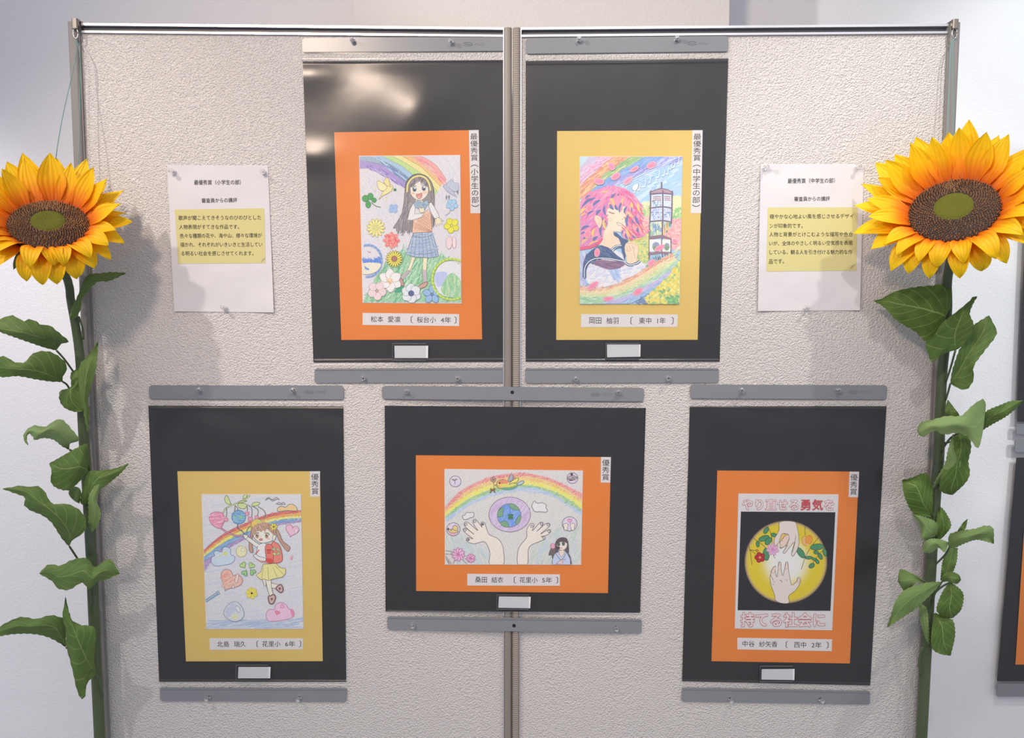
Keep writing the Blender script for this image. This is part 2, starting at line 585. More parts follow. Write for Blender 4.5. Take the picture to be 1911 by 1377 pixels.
# ------------------------------------------------------------------ push pins
PIN_SCALE = 1.2
def pin_proto():
    """grip turned round the y axis, point to +y"""
    prof = [(0.0, -0.0105), (0.0030, -0.0105), (0.0036, -0.0098), (0.0036, -0.0086), (0.0026, -0.0076), (0.0019, -0.0058),
            (0.0021, -0.0040), (0.0032, -0.0024), (0.0042, -0.0014), (0.0043, -0.0004), (0.0, -0.0004)]
    g = Geo(); seg = 16
    vs = [(PIN_SCALE * r * math.cos(2 * PI * k / seg), PIN_SCALE * y, PIN_SCALE * r * math.sin(2 * PI * k / seg)) for r, y in prof for k in range(seg)]
    fs = [(i * seg + k, i * seg + (k + 1) % seg, (i + 1) * seg + (k + 1) % seg, (i + 1) * seg + k) for i in range(len(prof) - 1) for k in range(seg)]
    g.add(vs, fs)
    return g
PIN = None
PINS = []
def push_pin(P, px, py, off, label, tilt=(0, 0), group='clear push pins'):
    global PIN
    base = P.at(px, py, off)
    if PIN is None:
        r = thing('push_pin', label, 'push pin', (0, 0, 0), group)
        r['_o'] = [0, 0, 0]
        pin_proto().build('grip', M['clear'], r, True)
        g = Geo(); g.tube([(0, -0.006, 0), (0, 0.004, 0), (0, 0.007, 0)], [0.00055, 0.00055, 0.0001], 8)
        g.build('needle', M['steel'], r, True)
        del r['_o']
        PIN = r
    else:
        r = PIN.copy(); C.objects.link(r)
        for ch in PIN.children:
            c = ch.copy(); C.objects.link(c); c.parent = r
        r['label'] = label; r['group'] = group
    r.location = base
    r.rotation_euler = (math.radians(tilt[0]), 0, math.radians(tilt[1]))
    return r

# ------------------------------------------------------------------ poster sleeves
def film_grid(q, P, off, wave, nu=44, nv=60, u0=0.0, u1=1.0):
    rows = []
    ts = [0.05 * k / 26 for k in range(26)] + [0.05 + 0.90 * k / nv for k in range(nv)] + [0.95 + 0.05 * k / 26 for k in range(27)]
    for t in ts:
        r = []
        for i in range(nu + 1):
            s = i / nu
            a = bil(q, s, t)
            r.append(P.at(a[0], a[1], off + wave(s, t)))
        rows.append(r)
    return rows

def weld(t):
    """the two weld seams across the clear bands"""
    w = 0
    for c in (0.012, 0.030, 0.975, 0.990):
        w += 0.0016 * math.exp(-((t - c) / 0.0032) ** 2)
    return w

def sleeve(P, label, group, top, black, bottom, wave, pocket, holes=(), logo=None):
    """top / bottom: quads of the two grey bars; black: quad of the black backing sheet"""
    t = thing('poster_sleeve', label, 'poster sleeve', P.at((bottom[2][0] + bottom[3][0]) / 2, bottom[2][1], 0), group)
    slab('hanging_bar', top, P, 0.0032, 0.0028, M['bar'], t, corner=6)
    slab('hanging_bar', bottom, P, 0.0032, 0.0028, M['bar'], t, corner=4)
    # thin lip along the inner edge of each bar
    for q, k in ((top, 1), (bottom, 0)):
        a, b = (bil(q, 0.004, 0.86), bil(q, 0.996, 0.86)) if k else (bil(q, 0.004, 0.12), bil(q, 0.996, 0.12))
        c, d = (bil(q, 0.996, 0.97), bil(q, 0.004, 0.97)) if k else (bil(q, 0.996, 0.02), bil(q, 0.004, 0.02))
        slab('bar_lip', (a, b, c, d), P, 0.0042, 0.001, M['bar'], t)
    slab('backing_sheet', black, P, 0.0016, 0.0008, M['black'], t)
    film_q = (top[3], top[2], bottom[1], bottom[0])
    g = Geo(); g.grid(film_grid(film_q, P, 0.0058, lambda s, v: wave(s, v) + weld(v)))
    g.build('clear_film', M['film'], t, True)
    # clear pocket for the name card, with its welded rim
    g = Geo()
    x0, y0, x1, y1 = pocket
    fr = lambda x, y: P.at(x, y, 0.0088)
    g.grid([[fr(x0, y0), fr(x1, y0)], [fr(x0, y1), fr(x1, y1)]])
    g.build('card_pocket', M['tape'], t)
    g = Geo()
    for a, b in (((x0, y0), (x1, y0)), ((x0, y0), (x0, y1)), ((x0, y1), (x1, y1))):
        g.tube([P.at(*a, 0.0086), P.at(*b, 0.0086)], 0.0007, 6)
    g.build('pocket_rim', M['weld_rim'], t)
    for hx, hy in holes:
        g = Geo()
        c = [P.at(hx + 3.4 * math.cos(k * PI / 8), hy + 3.4 * math.sin(k * PI / 8), 0.0034) for k in range(16)]
        g.add(c, [tuple(range(15, -1, -1))])
        g.build('nail_hole', M['rubber'], t)
    if logo:
        x, y = logo
        g = Geo()
        el = [P.at(x + 9 * math.cos(k * PI / 12), y + 3.4 * math.sin(k * PI / 12), 0.0036) for k in range(25)]
        g.tube(el, 0.00035, 5)
        for k in range(4):
            g.tube([P.at(x - 6 + 3.3 * k, y + 1.2, 0.0036), P.at(x - 5 + 3.3 * k, y - 1.2, 0.0036), P.at(x - 4 + 3.3 * k, y + 1.2, 0.0036)], 0.00035, 5)
        for k in range(6):
            g.tube([P.at(x + 13 + 3.2 * k, y + 2, 0.0036), P.at(x + 14.5 + 3.2 * k, y - 2, 0.0036)], 0.00035, 5)
        g.build('raised_emblem', M['bar'], t)
    return t

def hump(s, t, cs, ct, ws, wt, h):
    return h * math.exp(-((s - cs) / ws) ** 2 - ((t - ct) / wt) ** 2)
def edge(s, t):
    """holds a wave at nought along the rim of the film"""
    return min(1, 14 * t) * min(1, 14 * (1 - t))
def wave_tl(s, t):
    # a shallow trough runs down from the upper left corner and bulges towards the right
    x, y = 565 + 380 * s, 97 + 590 * t
    dx, dy = x - 610, y - 88
    a = (dx * 0.85 + dy * 0.53); b = (-dx * 0.53 + dy * 0.85)
    w = 0.23 * ((dx * dx + dy * dy) * 1.08e-6) * math.exp(-((b - 8) / 75) ** 2) * math.exp(-(max(0, a - 190) / 60) ** 2)
    w += hump(s, t, 0.02, 0.04, 0.16, 0.08, 0.005) + hump(s, t, 0.03, 0.33, 0.12, 0.04, 0.0035)
    return (w + 0.0003 * math.sin(17 * (s + t)) * math.exp(-3 * t)) * edge(s, t)
def wave_tr(s, t):
    return (hump(s, t, 0.05, 0.15, 0.2, 0.1, 0.002) + hump(s, t, 0.92, 0.02, 0.1, 0.012, 0.0012) + 0.0002 * math.sin(30 * s + 9 * t)) * edge(s, t)
def wave_ll(s, t):
    return (0.0034 * math.sin(7 * s + 26 * t + 2.2 * math.sin(5 * s) + 1.2 * math.sin(11 * s - 8 * t)) * math.exp(-7 * t) + 0.0004 * math.sin(14 * t + 3 * s)) * edge(s, t)
def wave_c(s, t):
    return (0.0024 * math.sin(30 * s + 3 * math.sin(7 * s) + 5 * t) * math.exp(-6 * t) + 0.0003 * math.sin(11 * t - 4 * s)) * edge(s, t)
def wave_lr(s, t):
    return (0.0030 * math.sin(9 * s - 24 * t + 2 * math.sin(6 * s)) * math.exp(-7 * t) + 0.0003 * math.sin(9 * t + 6 * s)) * edge(s, t)

GS = 'poster sleeves on the display panels'
sleeve(PL, 'upper left poster sleeve with glaring wrinkled film over black sheet', GS,
       [(564, 71), (940.5, 68), (941, 95.5), (564, 98)], [(565, 114), (941, 112), (944, 675), (585, 676)],
       [(587, 688), (946, 686), (946, 714), (587, 714.5)], wave_tl, (732.6, 641, 795, 672.5), logo=(873, 82))
sleeve(PR, 'upper right poster sleeve, black sheet behind a yellow mount', GS,
       [(981, 71), (1359, 66.5), (1359, 96.5), (981, 101)], [(981, 113.5), (1359, 109), (1343, 674.6), (981, 674.6)],
       [(980, 687), (1341.5, 687), (1341.5, 714), (980, 715)], wave_tr, (1130.5, 641, 1193, 670), logo=(1291.5, 80.5))
sleeve(PL, 'lower left poster sleeve, black sheet behind a yellow mount', GS,
       [(278, 719), (641, 719.5), (641.5, 746), (278, 745)], [(277, 757), (640.5, 758.5), (646, 1272), (297, 1272)],
       [(298, 1283.5), (647, 1284.5), (646.5, 1309.6), (299, 1308)], wave_ll, (440.5, 1241, 501, 1269), logo=(576, 731))
sleeve(PC, 'wide poster sleeve across the fold between both panels', GS,
       [(713, 720), (1202, 723.6), (1201.5, 749.7), (713, 745)], [(718, 757), (1205, 761), (1194.6, 1143), (719.6, 1140.5)],
       [(722.5, 1150.6), (1197.5, 1156), (1197, 1181.5), (723, 1174.5)], wave_c, (927.5, 1110, 987, 1137),
       holes=((956, 732), (959.3, 1167.5)), logo=(1111, 735.5))
sleeve(PR, 'lower right poster sleeve, black sheet behind an orange mount', GS,
       [(1288.4, 717.4), (1656, 719), (1654.5, 746), (1288, 744)], [(1287.5, 758), (1654.5, 758), (1624, 1279), (1273, 1271)],
       [(1273, 1283.5), (1624, 1290), (1623, 1314.6), (1272, 1308.7)], wave_lr, (1418.5, 1243, 1479.5, 1272), logo=(1593, 731))

# blank cards in the pockets
for P, q, lab in ((PL, [(736, 645), (799, 645), (798.7, 668), (736.5, 668)], 'blank white card below the girl with rainbow drawing'),
                  (PR, [(1132.6, 642.7), (1195.4, 642.7), (1195, 665.6), (1133, 666.7)], 'blank white card below the painting of pink hair and tower'),
                  (PL, [(445, 1244.6), (505, 1244.6), (504, 1265.7), (444, 1265.7)], 'blank white card below the balloon girl drawing'),
                  (PC, [(931, 1113), (990.5, 1113.6), (989.4, 1135), (930, 1134)], 'blank white card below the wide drawing of hands and globe'),
                  (PR, [(1421.6, 1248.7), (1483, 1248.3), (1482.4, 1269), (1421, 1268)], 'blank white card below the two hands poster')):
    tag(slab('blank_card', q, P, 0.0078, 0.0004, M['paper']), lab, 'card', 'blank cards in the sleeve pockets')

# ------------------------------------------------------------------ judges' notes
def note(P, label, q, memo, curl, heads, lines):
    t = thing('comment_sheet', label, 'notice', P.at((q[2][0] + q[3][0]) / 2, q[2][1], 0), 'comment sheets pinned to the panels')
    rows = []
    for j in range(25):
        v = j / 24
        rows.append([P.at(*bil(q, i / 16, v), 0.0010 + 0.0030 * math.sin(PI * v) * (0.5 + 0.5 * math.cos(2.5 * i / 16)) + 0.0032 * (abs(2 * i / 16 - 1) ** 3) * v * v) for i in range(17)])
    def lift(x, y, e):
        # a point on the curved sheet under photo pixel x, y
        best = None
        s = (x - q[0][0]) / (q[1][0] - q[0][0])
        v = (y - q[0][1]) / (q[3][1] - q[0][1])
        for _ in range(6):
            a = bil(q, s, v)
            s += (x - a[0]) / (q[1][0] - q[0][0]); v += (y - a[1]) / (q[3][1] - q[0][1])
        o = 0.0010 + 0.0030 * math.sin(PI * v) * (0.5 + 0.5 * math.cos(2.5 * s)) + 0.0032 * (abs(2 * s - 1) ** 3) * v * v
        return P.at(x, y, o + e)
    g = Geo(); g.grid(rows); g.build('paper', M['note'], t, True)
    g = Geo(); g.grid([[lift(*bil(memo, i / 12, j / 8), 0.0004) for i in range(13)] for j in range(9)])
    g.build('memo_box', M['memo'], t, True)
    g = Geo(); g.add([lift(x, y, 0.0007) for x, y in curl], [(0, 1, 2)]); g.build('page_curl', M['curl'], t)
    class Q:                    # lettering follows the paper
        @staticmethod
        def at(x, y, o): return lift(x, y, o)
    for part, rows_ in (('heading', heads[:1]), ('subheading', heads[1:]), ('comment_text', lines)):
        g = Geo()
        for txt, qq in rows_:
            put_text(g, txt, qq, Q, 0.0008)
        g.build(part, M['ink'], t)

def line_q(x0, x1, yl, yr, h):
    return [(x0, yl - h / 2), (x1, yr - h / 2), (x1 + 0.15, yr + h / 2), (x0 + 0.15, yl + h / 2)]
note(PL, 'white comment sheet with yellow memo box on left panel beside the orange mount',
     [(311.7, 308), (500, 308.5), (511, 583), (325, 581)], [(326, 391), (493, 388.6), (495.6, 491), (332.6, 492)],
     [(495.6, 481), (487.5, 490.5), (489.5, 483.5)],
     [('最優秀賞（小学生の部）', line_q(362, 449, 340.3, 339.8, 9.2)), ('審査員からの講評', line_q(376, 442, 374, 373, 8.6))],
     [('歌声が聞こえてきそうなのびのびとした', line_q(333, 487, 406.6, 405.6, 8.6)), ('人物表現がすてきな作品です。', line_q(334, 446, 423.4, 423, 8.6)),
      ('色々な種類の花や、海や山、様々な環境が', line_q(335.5, 488.5, 440, 439, 8.6)), ('描かれ、それぞれがいきいきと生活してい', line_q(336.5, 489.5, 456.4, 456, 8.6)),
      ('る明るい社会を感じさせてくれます。', line_q(338, 473, 472.8, 472.4, 8.6))])
note(PR, 'white comment sheet with yellow memo box on right panel beside the yellow mount',
     [(1419.6, 305.8), (1612, 305.8), (1605, 579), (1414.4, 580.4)], [(1433, 387), (1600, 386.8), (1598, 505), (1430, 506.6)],
     [(1596.5, 493.5), (1586, 503.5), (1589, 496)],
     [('最優秀賞（中学生の部）', line_q(1470, 1558, 337.4, 336.6, 9.2)), ('審査員からの講評', line_q(1482, 1548.5, 371, 370.4, 8.6))],
     [('穏やかな心地よい風を感じさせるデザイ', line_q(1436.5, 1592.5, 404, 403, 8.6)), ('ンが印象的です。', line_q(1436.5, 1498, 421.3, 421, 8.6)),
      ('人物と背景がとけこむような描写や色合', line_q(1435.5, 1591.5, 437.2, 437, 8.6)), ('いが、全体のやさしく明るい空気感を表現', line_q(1435.5, 1591, 454, 453, 8.6)),
      ('している、観る人を引き付ける魅力的な作', line_q(1436, 1590.5, 470.4, 470, 8.6)), ('品です。', line_q(1435, 1463, 488, 487.4, 8.6))])

# ------------------------------------------------------------------ pins in place
for P, spots, what in ((PL, ((660, 78), (843, 80), (679, 705), (854, 707)), 'upper left sleeve'),
                       (PR, ((1080, 77), (1263, 75), (1073, 707), (1247, 706)), 'upper right sleeve'),
                       (PL, ((372, 727), (547, 728), (390, 1299), (559, 1300)), 'lower left sleeve'),
                       (PC, ((760, 731), (1153, 732), (771, 1166), (1150, 1170)), 'wide middle sleeve'),
                       (PR, ((1384, 728), (1563, 729), (1363, 1303), (1531, 1304)), 'lower right sleeve')):
    for k, (x, y) in enumerate(spots):
        push_pin(P, x, y, 0.0032, 'clear push pin in %s bar of the %s, %s of the pair' % ('top' if k < 2 else 'bottom', what, 'left' if k % 2 == 0 else 'right'),
                 (random.uniform(-10, 10), random.uniform(-10, 10)))
for P, spots, what in ((PL, ((323, 320), (491, 320), (419, 574)), 'left'), (PR, ((1427, 313), (1601, 310), (1504, 573)), 'right')):
    for (x, y), w in zip(spots, ('top left corner', 'top right corner', 'bottom edge')):
        push_pin(P, x, y, 0.0046, 'clear push pin at %s of the %s comment sheet' % (w, what), (random.uniform(-12, 12), random.uniform(-12, 12)))

# ------------------------------------------------------------------ sleeves hung on the wall behind, cut by the photo's right edge
WALLG = 'poster sleeves on the wall behind'
t = thing('poster_sleeve', 'dark poster sleeve on wall at far right, upper of two', 'poster sleeve', PW.at(1960, 812, 0), WALLG)
slab('backing_sheet', [(1918, 330), (2200, 330), (2190, 787), (1898.5, 787)], PW, 0.014, 0.0008, M['black'], t)
slab('hanging_bar', [(1897, 791), (2190, 791), (2190, 810), (1896.5, 810)], PW, 0.017, 0.003, M['bar'], t, corner=3)
g = Geo(); g.grid(film_grid([(1917, 320), (2200, 320), (2190, 795), (1897.5, 795)], PW, 0.019, lambda s, v: 0.0004 * math.sin(9 * v), 6, 20))
g.build('clear_film', M['film'], t, True)
t = thing('poster_sleeve', 'dark poster sleeve on wall at far right, lower of two', 'poster sleeve', PW.at(1960, 1301, 0), WALLG)
slab('hanging_bar', [(1894.5, 821), (2190, 821), (2190, 843), (1894, 843)], PW, 0.017, 0.003, M['bar'], t, corner=3)
slab('backing_sheet', [(1897, 854), (2190, 854), (2150, 1271), (1861, 1271)], PW, 0.014, 0.0008, M['black'], t)
slab('hanging_bar', [(1861, 1275.5), (2150, 1277), (2150, 1301), (1860.5, 1300)], PW, 0.017, 0.003, M['bar'], t, corner=3)
g = Geo(); g.grid(film_grid([(1895, 843), (2190, 843), (2150, 1277), (1861, 1276)], PW, 0.019, lambda s, v: 0.0004 * math.sin(9 * v), 6, 20))
g.build('clear_film', M['film'], t, True)
tag(slab('mount_card', [(1911.5, 985), (2130, 985), (2110, 1242), (1895, 1240)], PW, 0.0165, 0.0005, M['orange']),
    'orange mount in the lower wall sleeve at far right edge', 'mount card')
# ------------------------------------------------------------------ drawings
class Art:
    """one drawing: flat coloured shapes in the coordinates of a crop of the photo, laid one over the other on the sheet"""
    def __init__(s, P, ox, oy, sc, paper, white, front=0.0034, clip=None):
        s.P, s.ox, s.oy, s.sc = P, ox, oy, sc
        s.paper = paper; s.white = lin(white); s.front = front
        s.g = Geo(); s.k = 0; s.soft = 0.0
    def col(s, c):
        c = tuple(a + (b - a) * s.soft for a, b in zip(c, (232, 224, 222)))
        return tuple(min(0.9, a / w * 0.80) for a, w in zip(lin(c), s.white))
    def px(s, x, y):
        return s.ox + x / s.sc, s.oy + y / s.sc
    def inside(s, x, y):
        """keeps a point on the paper"""
        q = s.paper
        yy = max(q[0][1] + 0.6, min(q[3][1] - 0.6, y))
        v = (yy - q[0][1]) / (q[3][1] - q[0][1])
        xl = q[0][0] * (1 - v) + q[3][0] * v + 0.6; xr = q[1][0] * (1 - v) + q[2][0] * v - 0.6
        return max(xl, min(xr, x)), yy
    def put(s, pts, faces, col):
        s.k += 1
        off = s.front + 0.0000030 * s.k
        out = []
        for x, y in pts:
            x, y = s.inside(*s.px(x, y))
            out.append(s.P.at(x, y, off))
        s.g.add(out, faces, col if isinstance(col, list) else s.col(col))
    def poly(s, pts, col, smooth=True, outline=None, w=8):
        p = spline(pts, max(24, len(pts) * 6), True)[:-1] if smooth else [tuple(q) for q in pts]
        tri = tessellate_polygon([[Vector((x, y, 0)) for x, y in p]])
        s.put(p, [tuple(t) for t in tri], col)
        if outline is not None:
            s.line(p + [p[0]], outline, w, False)
    def line(s, pts, col, w=8, smooth=True):
        p = spline(pts, max(10, len(pts) * 6)) if smooth and len(pts) > 2 else [tuple(q) for q in pts]
        n = len(p); a, b = [], []
        for i in range(n):
            dx = p[min(i + 1, n - 1)][0] - p[max(i - 1, 0)][0]; dy = p[min(i + 1, n - 1)][1] - p[max(i - 1, 0)][1]
            L = math.hypot(dx, dy) or 1
            nx, ny = -dy / L * w / 2, dx / L * w / 2
            a.append((p[i][0] + nx, p[i][1] + ny)); b.append((p[i][0] - nx, p[i][1] - ny))
        s.put(a + b, [(i, i + 1, n + i + 1, n + i) for i in range(n - 1)], col)
    def ell(s, cx, cy, rx, ry, col, outline=None, w=8, rot=0, n=28):
        c, q = math.cos(rot), math.sin(rot)
        p = [(cx + rx * math.cos(2 * PI * k / n) * c - ry * math.sin(2 * PI * k / n) * q,
              cy + rx * math.cos(2 * PI * k / n) * q + ry * math.sin(2 * PI * k / n) * c) for k in range(n)]
        s.poly(p, col, False, outline, w)
    def band(s, A, B, col):
        a, b = spline(A, 26), spline(B, 26)
        s.put(a + b, [(i, i + 1, 26 + i + 1, 26 + i) for i in range(25)], col)
    def bands(s, curves, cols, outline=None, w=6):
        for i, c in enumerate(cols):
            s.band(curves[i], curves[i + 1], c)
        if outline:
            for c in curves:
                s.line(c, outline, w)
    def flower(s, cx, cy, r, n, col, mid=None, rm=0.25, outline=None, w=7, a0=0.0, fat=0.95, tip=False):
        for k in range(n):
            a = a0 + 2 * PI * k / n
            d = (math.cos(a), math.sin(a))
            if tip:
                e = (-d[1], d[0]); h = r * fat * PI / n * 0.8
                s.poly([(cx, cy), (cx + d[0] * r * .5 + e[0] * h, cy + d[1] * r * .5 + e[1] * h), (cx + d[0] * r, cy + d[1] * r),
                        (cx + d[0] * r * .5 - e[0] * h, cy + d[1] * r * .5 - e[1] * h)], col, True, outline, w)
            else:
                s.ell(cx + d[0] * r * .58, cy + d[1] * r * .58, r * .43, min(r * .43, r * .58 * PI / n * fat * 1.15), col, outline, w, a, 16)
        if mid:
            s.ell(cx, cy, r * rm, r * rm, mid)
    def heart(s, cx, cy, r, col, outline=None, w=8, rot=0):
        p = []
        for k in range(30):
            t = 2 * PI * k / 30
            x = 16 * math.sin(t) ** 3 / 16 * r; y = -(13 * math.cos(t) - 5 * math.cos(2 * t) - 2 * math.cos(3 * t) - math.cos(4 * t)) / 16 * r
            p.append((cx + x * math.cos(rot) - y * math.sin(rot), cy + x * math.sin(rot) + y * math.cos(rot)))
        s.poly(p, col, False, outline, w)
    def strokes(s, region, col, n, length, ang, w, seed=1, jit=0.2):
        """crayon strokes scattered in a polygon"""
        rnd = random.Random(seed)
        xs = [p[0] for p in region]; ys = [p[1] for p in region]
        done = 0; base = s.k; layers = []; cell = max(w, 6)
        for _ in range(n * 12):
            x, y = rnd.uniform(min(xs), max(xs)), rnd.uniform(min(ys), max(ys))
            ins = False
            for (x1, y1), (x2, y2) in zip(region, region[1:] + region[:1]):
                if (y1 > y) != (y2 > y) and x < (x2 - x1) * (y - y1) / (y2 - y1) + x1:
                    ins = not ins
            if not ins:
                continue
            a = ang + rnd.uniform(-jit, jit); L = length * rnd.uniform(.5, 1.1) / 2
            c = col if not isinstance(col[0], tuple) else rnd.choice(col)
            # the lowest layer where this stroke crosses no other
            m = int(2 * L / (cell * .5)) + 1
            cells = set()
            for q in range(m + 1):
                gx, gy = int((x + L * math.cos(a) * (2 * q / m - 1)) // cell), int((y + L * math.sin(a) * (2 * q / m - 1)) // cell)
                cells |= {(gx + i, gy + j) for i in (-1, 0, 1) for j in (-1, 0, 1)}
            for lay, used in enumerate(layers):
                if not (cells & used):
                    break
            else:
                if len(layers) > 9:
                    continue
                layers.append(set()); lay = len(layers) - 1
            core = {(int((x + L * math.cos(a) * (2 * q / m - 1)) // cell), int((y + L * math.sin(a) * (2 * q / m - 1)) // cell)) for q in range(m + 1)}
            layers[lay] |= core
            s.k = base + lay
            s.line([(x - L * math.cos(a), y - L * math.sin(a)), (x + L * math.cos(a), y + L * math.sin(a))], c, w * rnd.uniform(.6, 1.3), False)
            done += 1
            if done >= n:
                break
        s.k = base + len(layers) + 1

def mount(P, label, card, card_m, strip, strip_text, lab, lab_text, draw, bg_white, bg_col, kind, fn, ox, oy, sc):
    """a coloured mount with its award strip, name label and drawing"""
    t = thing('mounted_picture', label, 'picture', P.at((card[2][0] + card[3][0]) / 2, card[2][1], 0.002), 'mounted pictures in the sleeves')
    slab('mount_card', card, P, 0.0024, 0.0006, card_m, t)
    strip_o = slab('award_strip', strip, P, 0.0028, 0.0003, M['label'], t)
    label_o = slab('name_label', lab, P, 0.0028, 0.0003, M['label'], t)
    g = Geo()
    # vertical writing, one character under the other
    n = len(strip_text)
    x0, y0 = strip[0]
    pad = 0.035 if n > 4 else 0.08
    for k, ch in enumerate(strip_text):
        v0 = pad + (1 - 2 * pad) * k / n; v1 = pad + (1 - 2 * pad) * (k + 1) / n
        q = [bil(strip, 0.10, v0), bil(strip, 0.90, v0), bil(strip, 0.90, v1), bil(strip, 0.10, v1)]
        if ch in '（）':
            v, f, bb = glyphs(ch)
            mid = (bb[0] + bb[2]) / 2
            if ch == '（':
                q = [bil(q, 0, 0.5), bil(q, 1, 0.5), bil(q, 1, 0.85), bil(q, 0, 0.85)]
            else:
                q = [bil(q, 0, 0.15), bil(q, 1, 0.15), bil(q, 1, 0.5), bil(q, 0, 0.5)]
            put_text(g, ch, q, P, 0.0030, rot=True)
        else:
            put_text(g, ch, q, P, 0.0030, 0.0, box=(0.0, -0.14, 1.0, 0.90))
    g.build('award_lettering', M['ink'], strip_o)
    g = Geo()
    for txt, a, b in lab_text:
        hh = 0.20 if txt in '〔〕' else 0.25
        q = [bil(lab, a, hh), bil(lab, b, hh), bil(lab, b, 1 - hh), bil(lab, a, 1 - hh)]
        put_text(g, txt, q, P, 0.0030)
    g.build('name_lettering', M['ink'], label_o)
    slab('drawing_paper', draw, P, 0.0030, 0.0005, M['paper'], t)
    A = Art(P, ox, oy, sc, draw, bg_white)
    A.put([( (x - ox) * sc, (y - oy) * sc) for x, y in draw], [(3, 2, 1, 0)], bg_col)
    fn(A)
    A.g.build('drawing', M[kind], t)
    return t, A
OUT = (95, 80, 85)      # pencil outline

def art_girl(A):
    A.soft = 0.10
    # crop origin 665,285 at 9.495
    A.strokes([(60, 60), (1840, 60), (1850, 1500), (90, 1900)], [(214, 198, 206), (226, 206, 203), (205, 196, 212)], 260, 260, 1.2, 10, 3, 0.5)
    b = [[(1100, 45), (1250, 110), (1400, 210), (1500, 330), (1600, 490)], [(970, 45), (1100, 130), (1250, 260), (1400, 390), (1530, 540)],
         [(790, 45), (930, 130), (1130, 240), (1300, 400), (1490, 600)], [(600, 55), (740, 110), (900, 200), (1080, 320), (1220, 440), (1440, 690)],
         [(470, 60), (620, 140), (780, 220), (900, 310), (1000, 390), (1380, 770)], [(250, 65), (400, 130), (550, 180), (750, 300), (930, 450)],
         [(60, 120), (300, 180), (500, 240), (700, 380), (880, 540)], [(60, 280), (200, 275), (350, 310), (550, 420), (720, 540), (850, 625)]]
    A.bands(b, [(240, 158, 152), (244, 178, 120), (240, 212, 140), (192, 208, 130), (168, 186, 208), (140, 152, 182), (168, 138, 192)], (150, 120, 110), 5)
    A.poly([(60, 75), (250, 70), (420, 140), (620, 220), (560, 230), (300, 165), (60, 130)], (160, 168, 186))
    A.strokes([(400, 100), (900, 420), (860, 520), (500, 240)], [(120, 135, 170), (190, 200, 215), (100, 120, 165)], 70, 160, 0.66, 12, 5, .1)
    A.strokes([(200, 200), (500, 330), (850, 600), (840, 620), (500, 420), (200, 270)], [(140, 100, 175), (185, 160, 205)], 50, 140, 0.6, 12, 6, .15)
    A.strokes([(1000, 60), (1300, 200), (1590, 500), (1540, 560), (1300, 320), (1000, 100)], [(240, 130, 140), (250, 180, 160)], 50, 140, 0.75, 12, 7, .15)
    # hill
    hill = [(115, 2640), (340, 2200), (530, 1970), (700, 1830), (830, 1690), (900, 1760), (1000, 1830), (1300, 1860), (1530, 1800), (1680, 1930), (1850, 2100), (1860, 2650)]
    A.poly(hill, (156, 190, 152), False)
    A.strokes(hill, [(120, 172, 128), (96, 160, 116), (180, 205, 170), (140, 180, 136), (205, 215, 190)], 420, 240, -1.05, 14, 11, .35)
    A.poly([(680, 2440), (800, 2330), (850, 2400), (820, 2460), (700, 2480)], (70, 150, 110))
    # hair behind
    A.poly([(1130, 380), (1000, 410), (900, 520), (860, 680), (840, 900), (800, 1080), (740, 1200), (650, 1340), (700, 1330), (720, 1395), (790, 1370), (810, 1405), (900, 1370), (920, 1410), (990, 1380),
            (1000, 1200), (1010, 900), (1330, 900), (1330, 1150), (1350, 1330), (1385, 1200), (1385, 900), (1380, 700), (1330, 520), (1240, 420)], (148, 130, 130), True, (105, 88, 92), 9)
    A.strokes([(900, 700), (960, 800), (1000, 1380), (720, 1380), (840, 950)], [(118, 100, 104), (168, 150, 150), (132, 114, 116)], 130, 240, 1.75, 9, 2, .2)
    A.strokes([(1310, 600), (1380, 700), (1385, 1250), (1340, 1300), (1320, 900)], [(105, 88, 92), (165, 145, 142)], 50, 200, 1.5, 8, 4, .1)
    # sleeves, vest, collar
    A.poly([(1060, 830), (1150, 835), (1190, 900), (1120, 950), (1060, 900)], (242, 205, 178))
    A.poly([(990, 1400), (1010, 1190), (1160, 1120), (1270, 1000), (1320, 1090), (1340, 1405), (1170, 1450), (1005, 1440)], (240, 186, 158), False, (165, 105, 85), 7)
    for k in range(10):
        A.line([(1000 + 36 * k, 1440), (1130 + 24 * k, 1120 - 8 * k)], (196, 122, 96), 6)
        A.line([(1005, 1220 + 26 * k), (1330, 1390 + 6 * k)] if k < 5 else [(1060 + 25 * (k - 5), 1180 - 22 * (k - 5)), (1335, 1400 - 45 * (k - 5))], (196, 122, 96), 6)
    A.poly([(1010, 890), (950, 1000), (905, 1190), (1000, 1195), (1160, 1140), (1195, 1070), (1030, 1085), (1050, 960)], (232, 214, 212), False, OUT, 7)
    A.poly([(1290, 890), (1330, 880), (1390, 970), (1460, 1100), (1470, 1140), (1390, 1170), (1330, 1080), (1285, 950)], (232, 214, 212), False, OUT, 7)
    A.poly([(1015, 890), (1090, 845), (1180, 880), (1260, 830), (1280, 900), (1200, 1030), (1110, 1000), (1040, 960)], (160, 172, 188), False, OUT, 6)
    A.strokes([(1030, 890), (1270, 860), (1200, 1020), (1060, 960)], (125, 140, 160), 30, 60, 0.3, 6, 2)
    A.poly([(1115, 960), (1150, 985), (1190, 970), (1205, 1040), (1165, 1060), (1120, 1040)], (246, 210, 178), True, OUT, 6)
    A.poly([(1390, 1180), (1450, 1145), (1545, 1210), (1495, 1205), (1520, 1275), (1470, 1250), (1480, 1305), (1440, 1260), (1420, 1310), (1395, 1240)], (246, 210, 178), False, OUT, 6)
    # face
    A.poly([(955, 650), (980, 560), (1100, 500), (1230, 550), (1275, 640), (1255, 750), (1180, 825), (1110, 842), (1030, 810), (975, 750)], (249, 214, 196), True, OUT, 6)
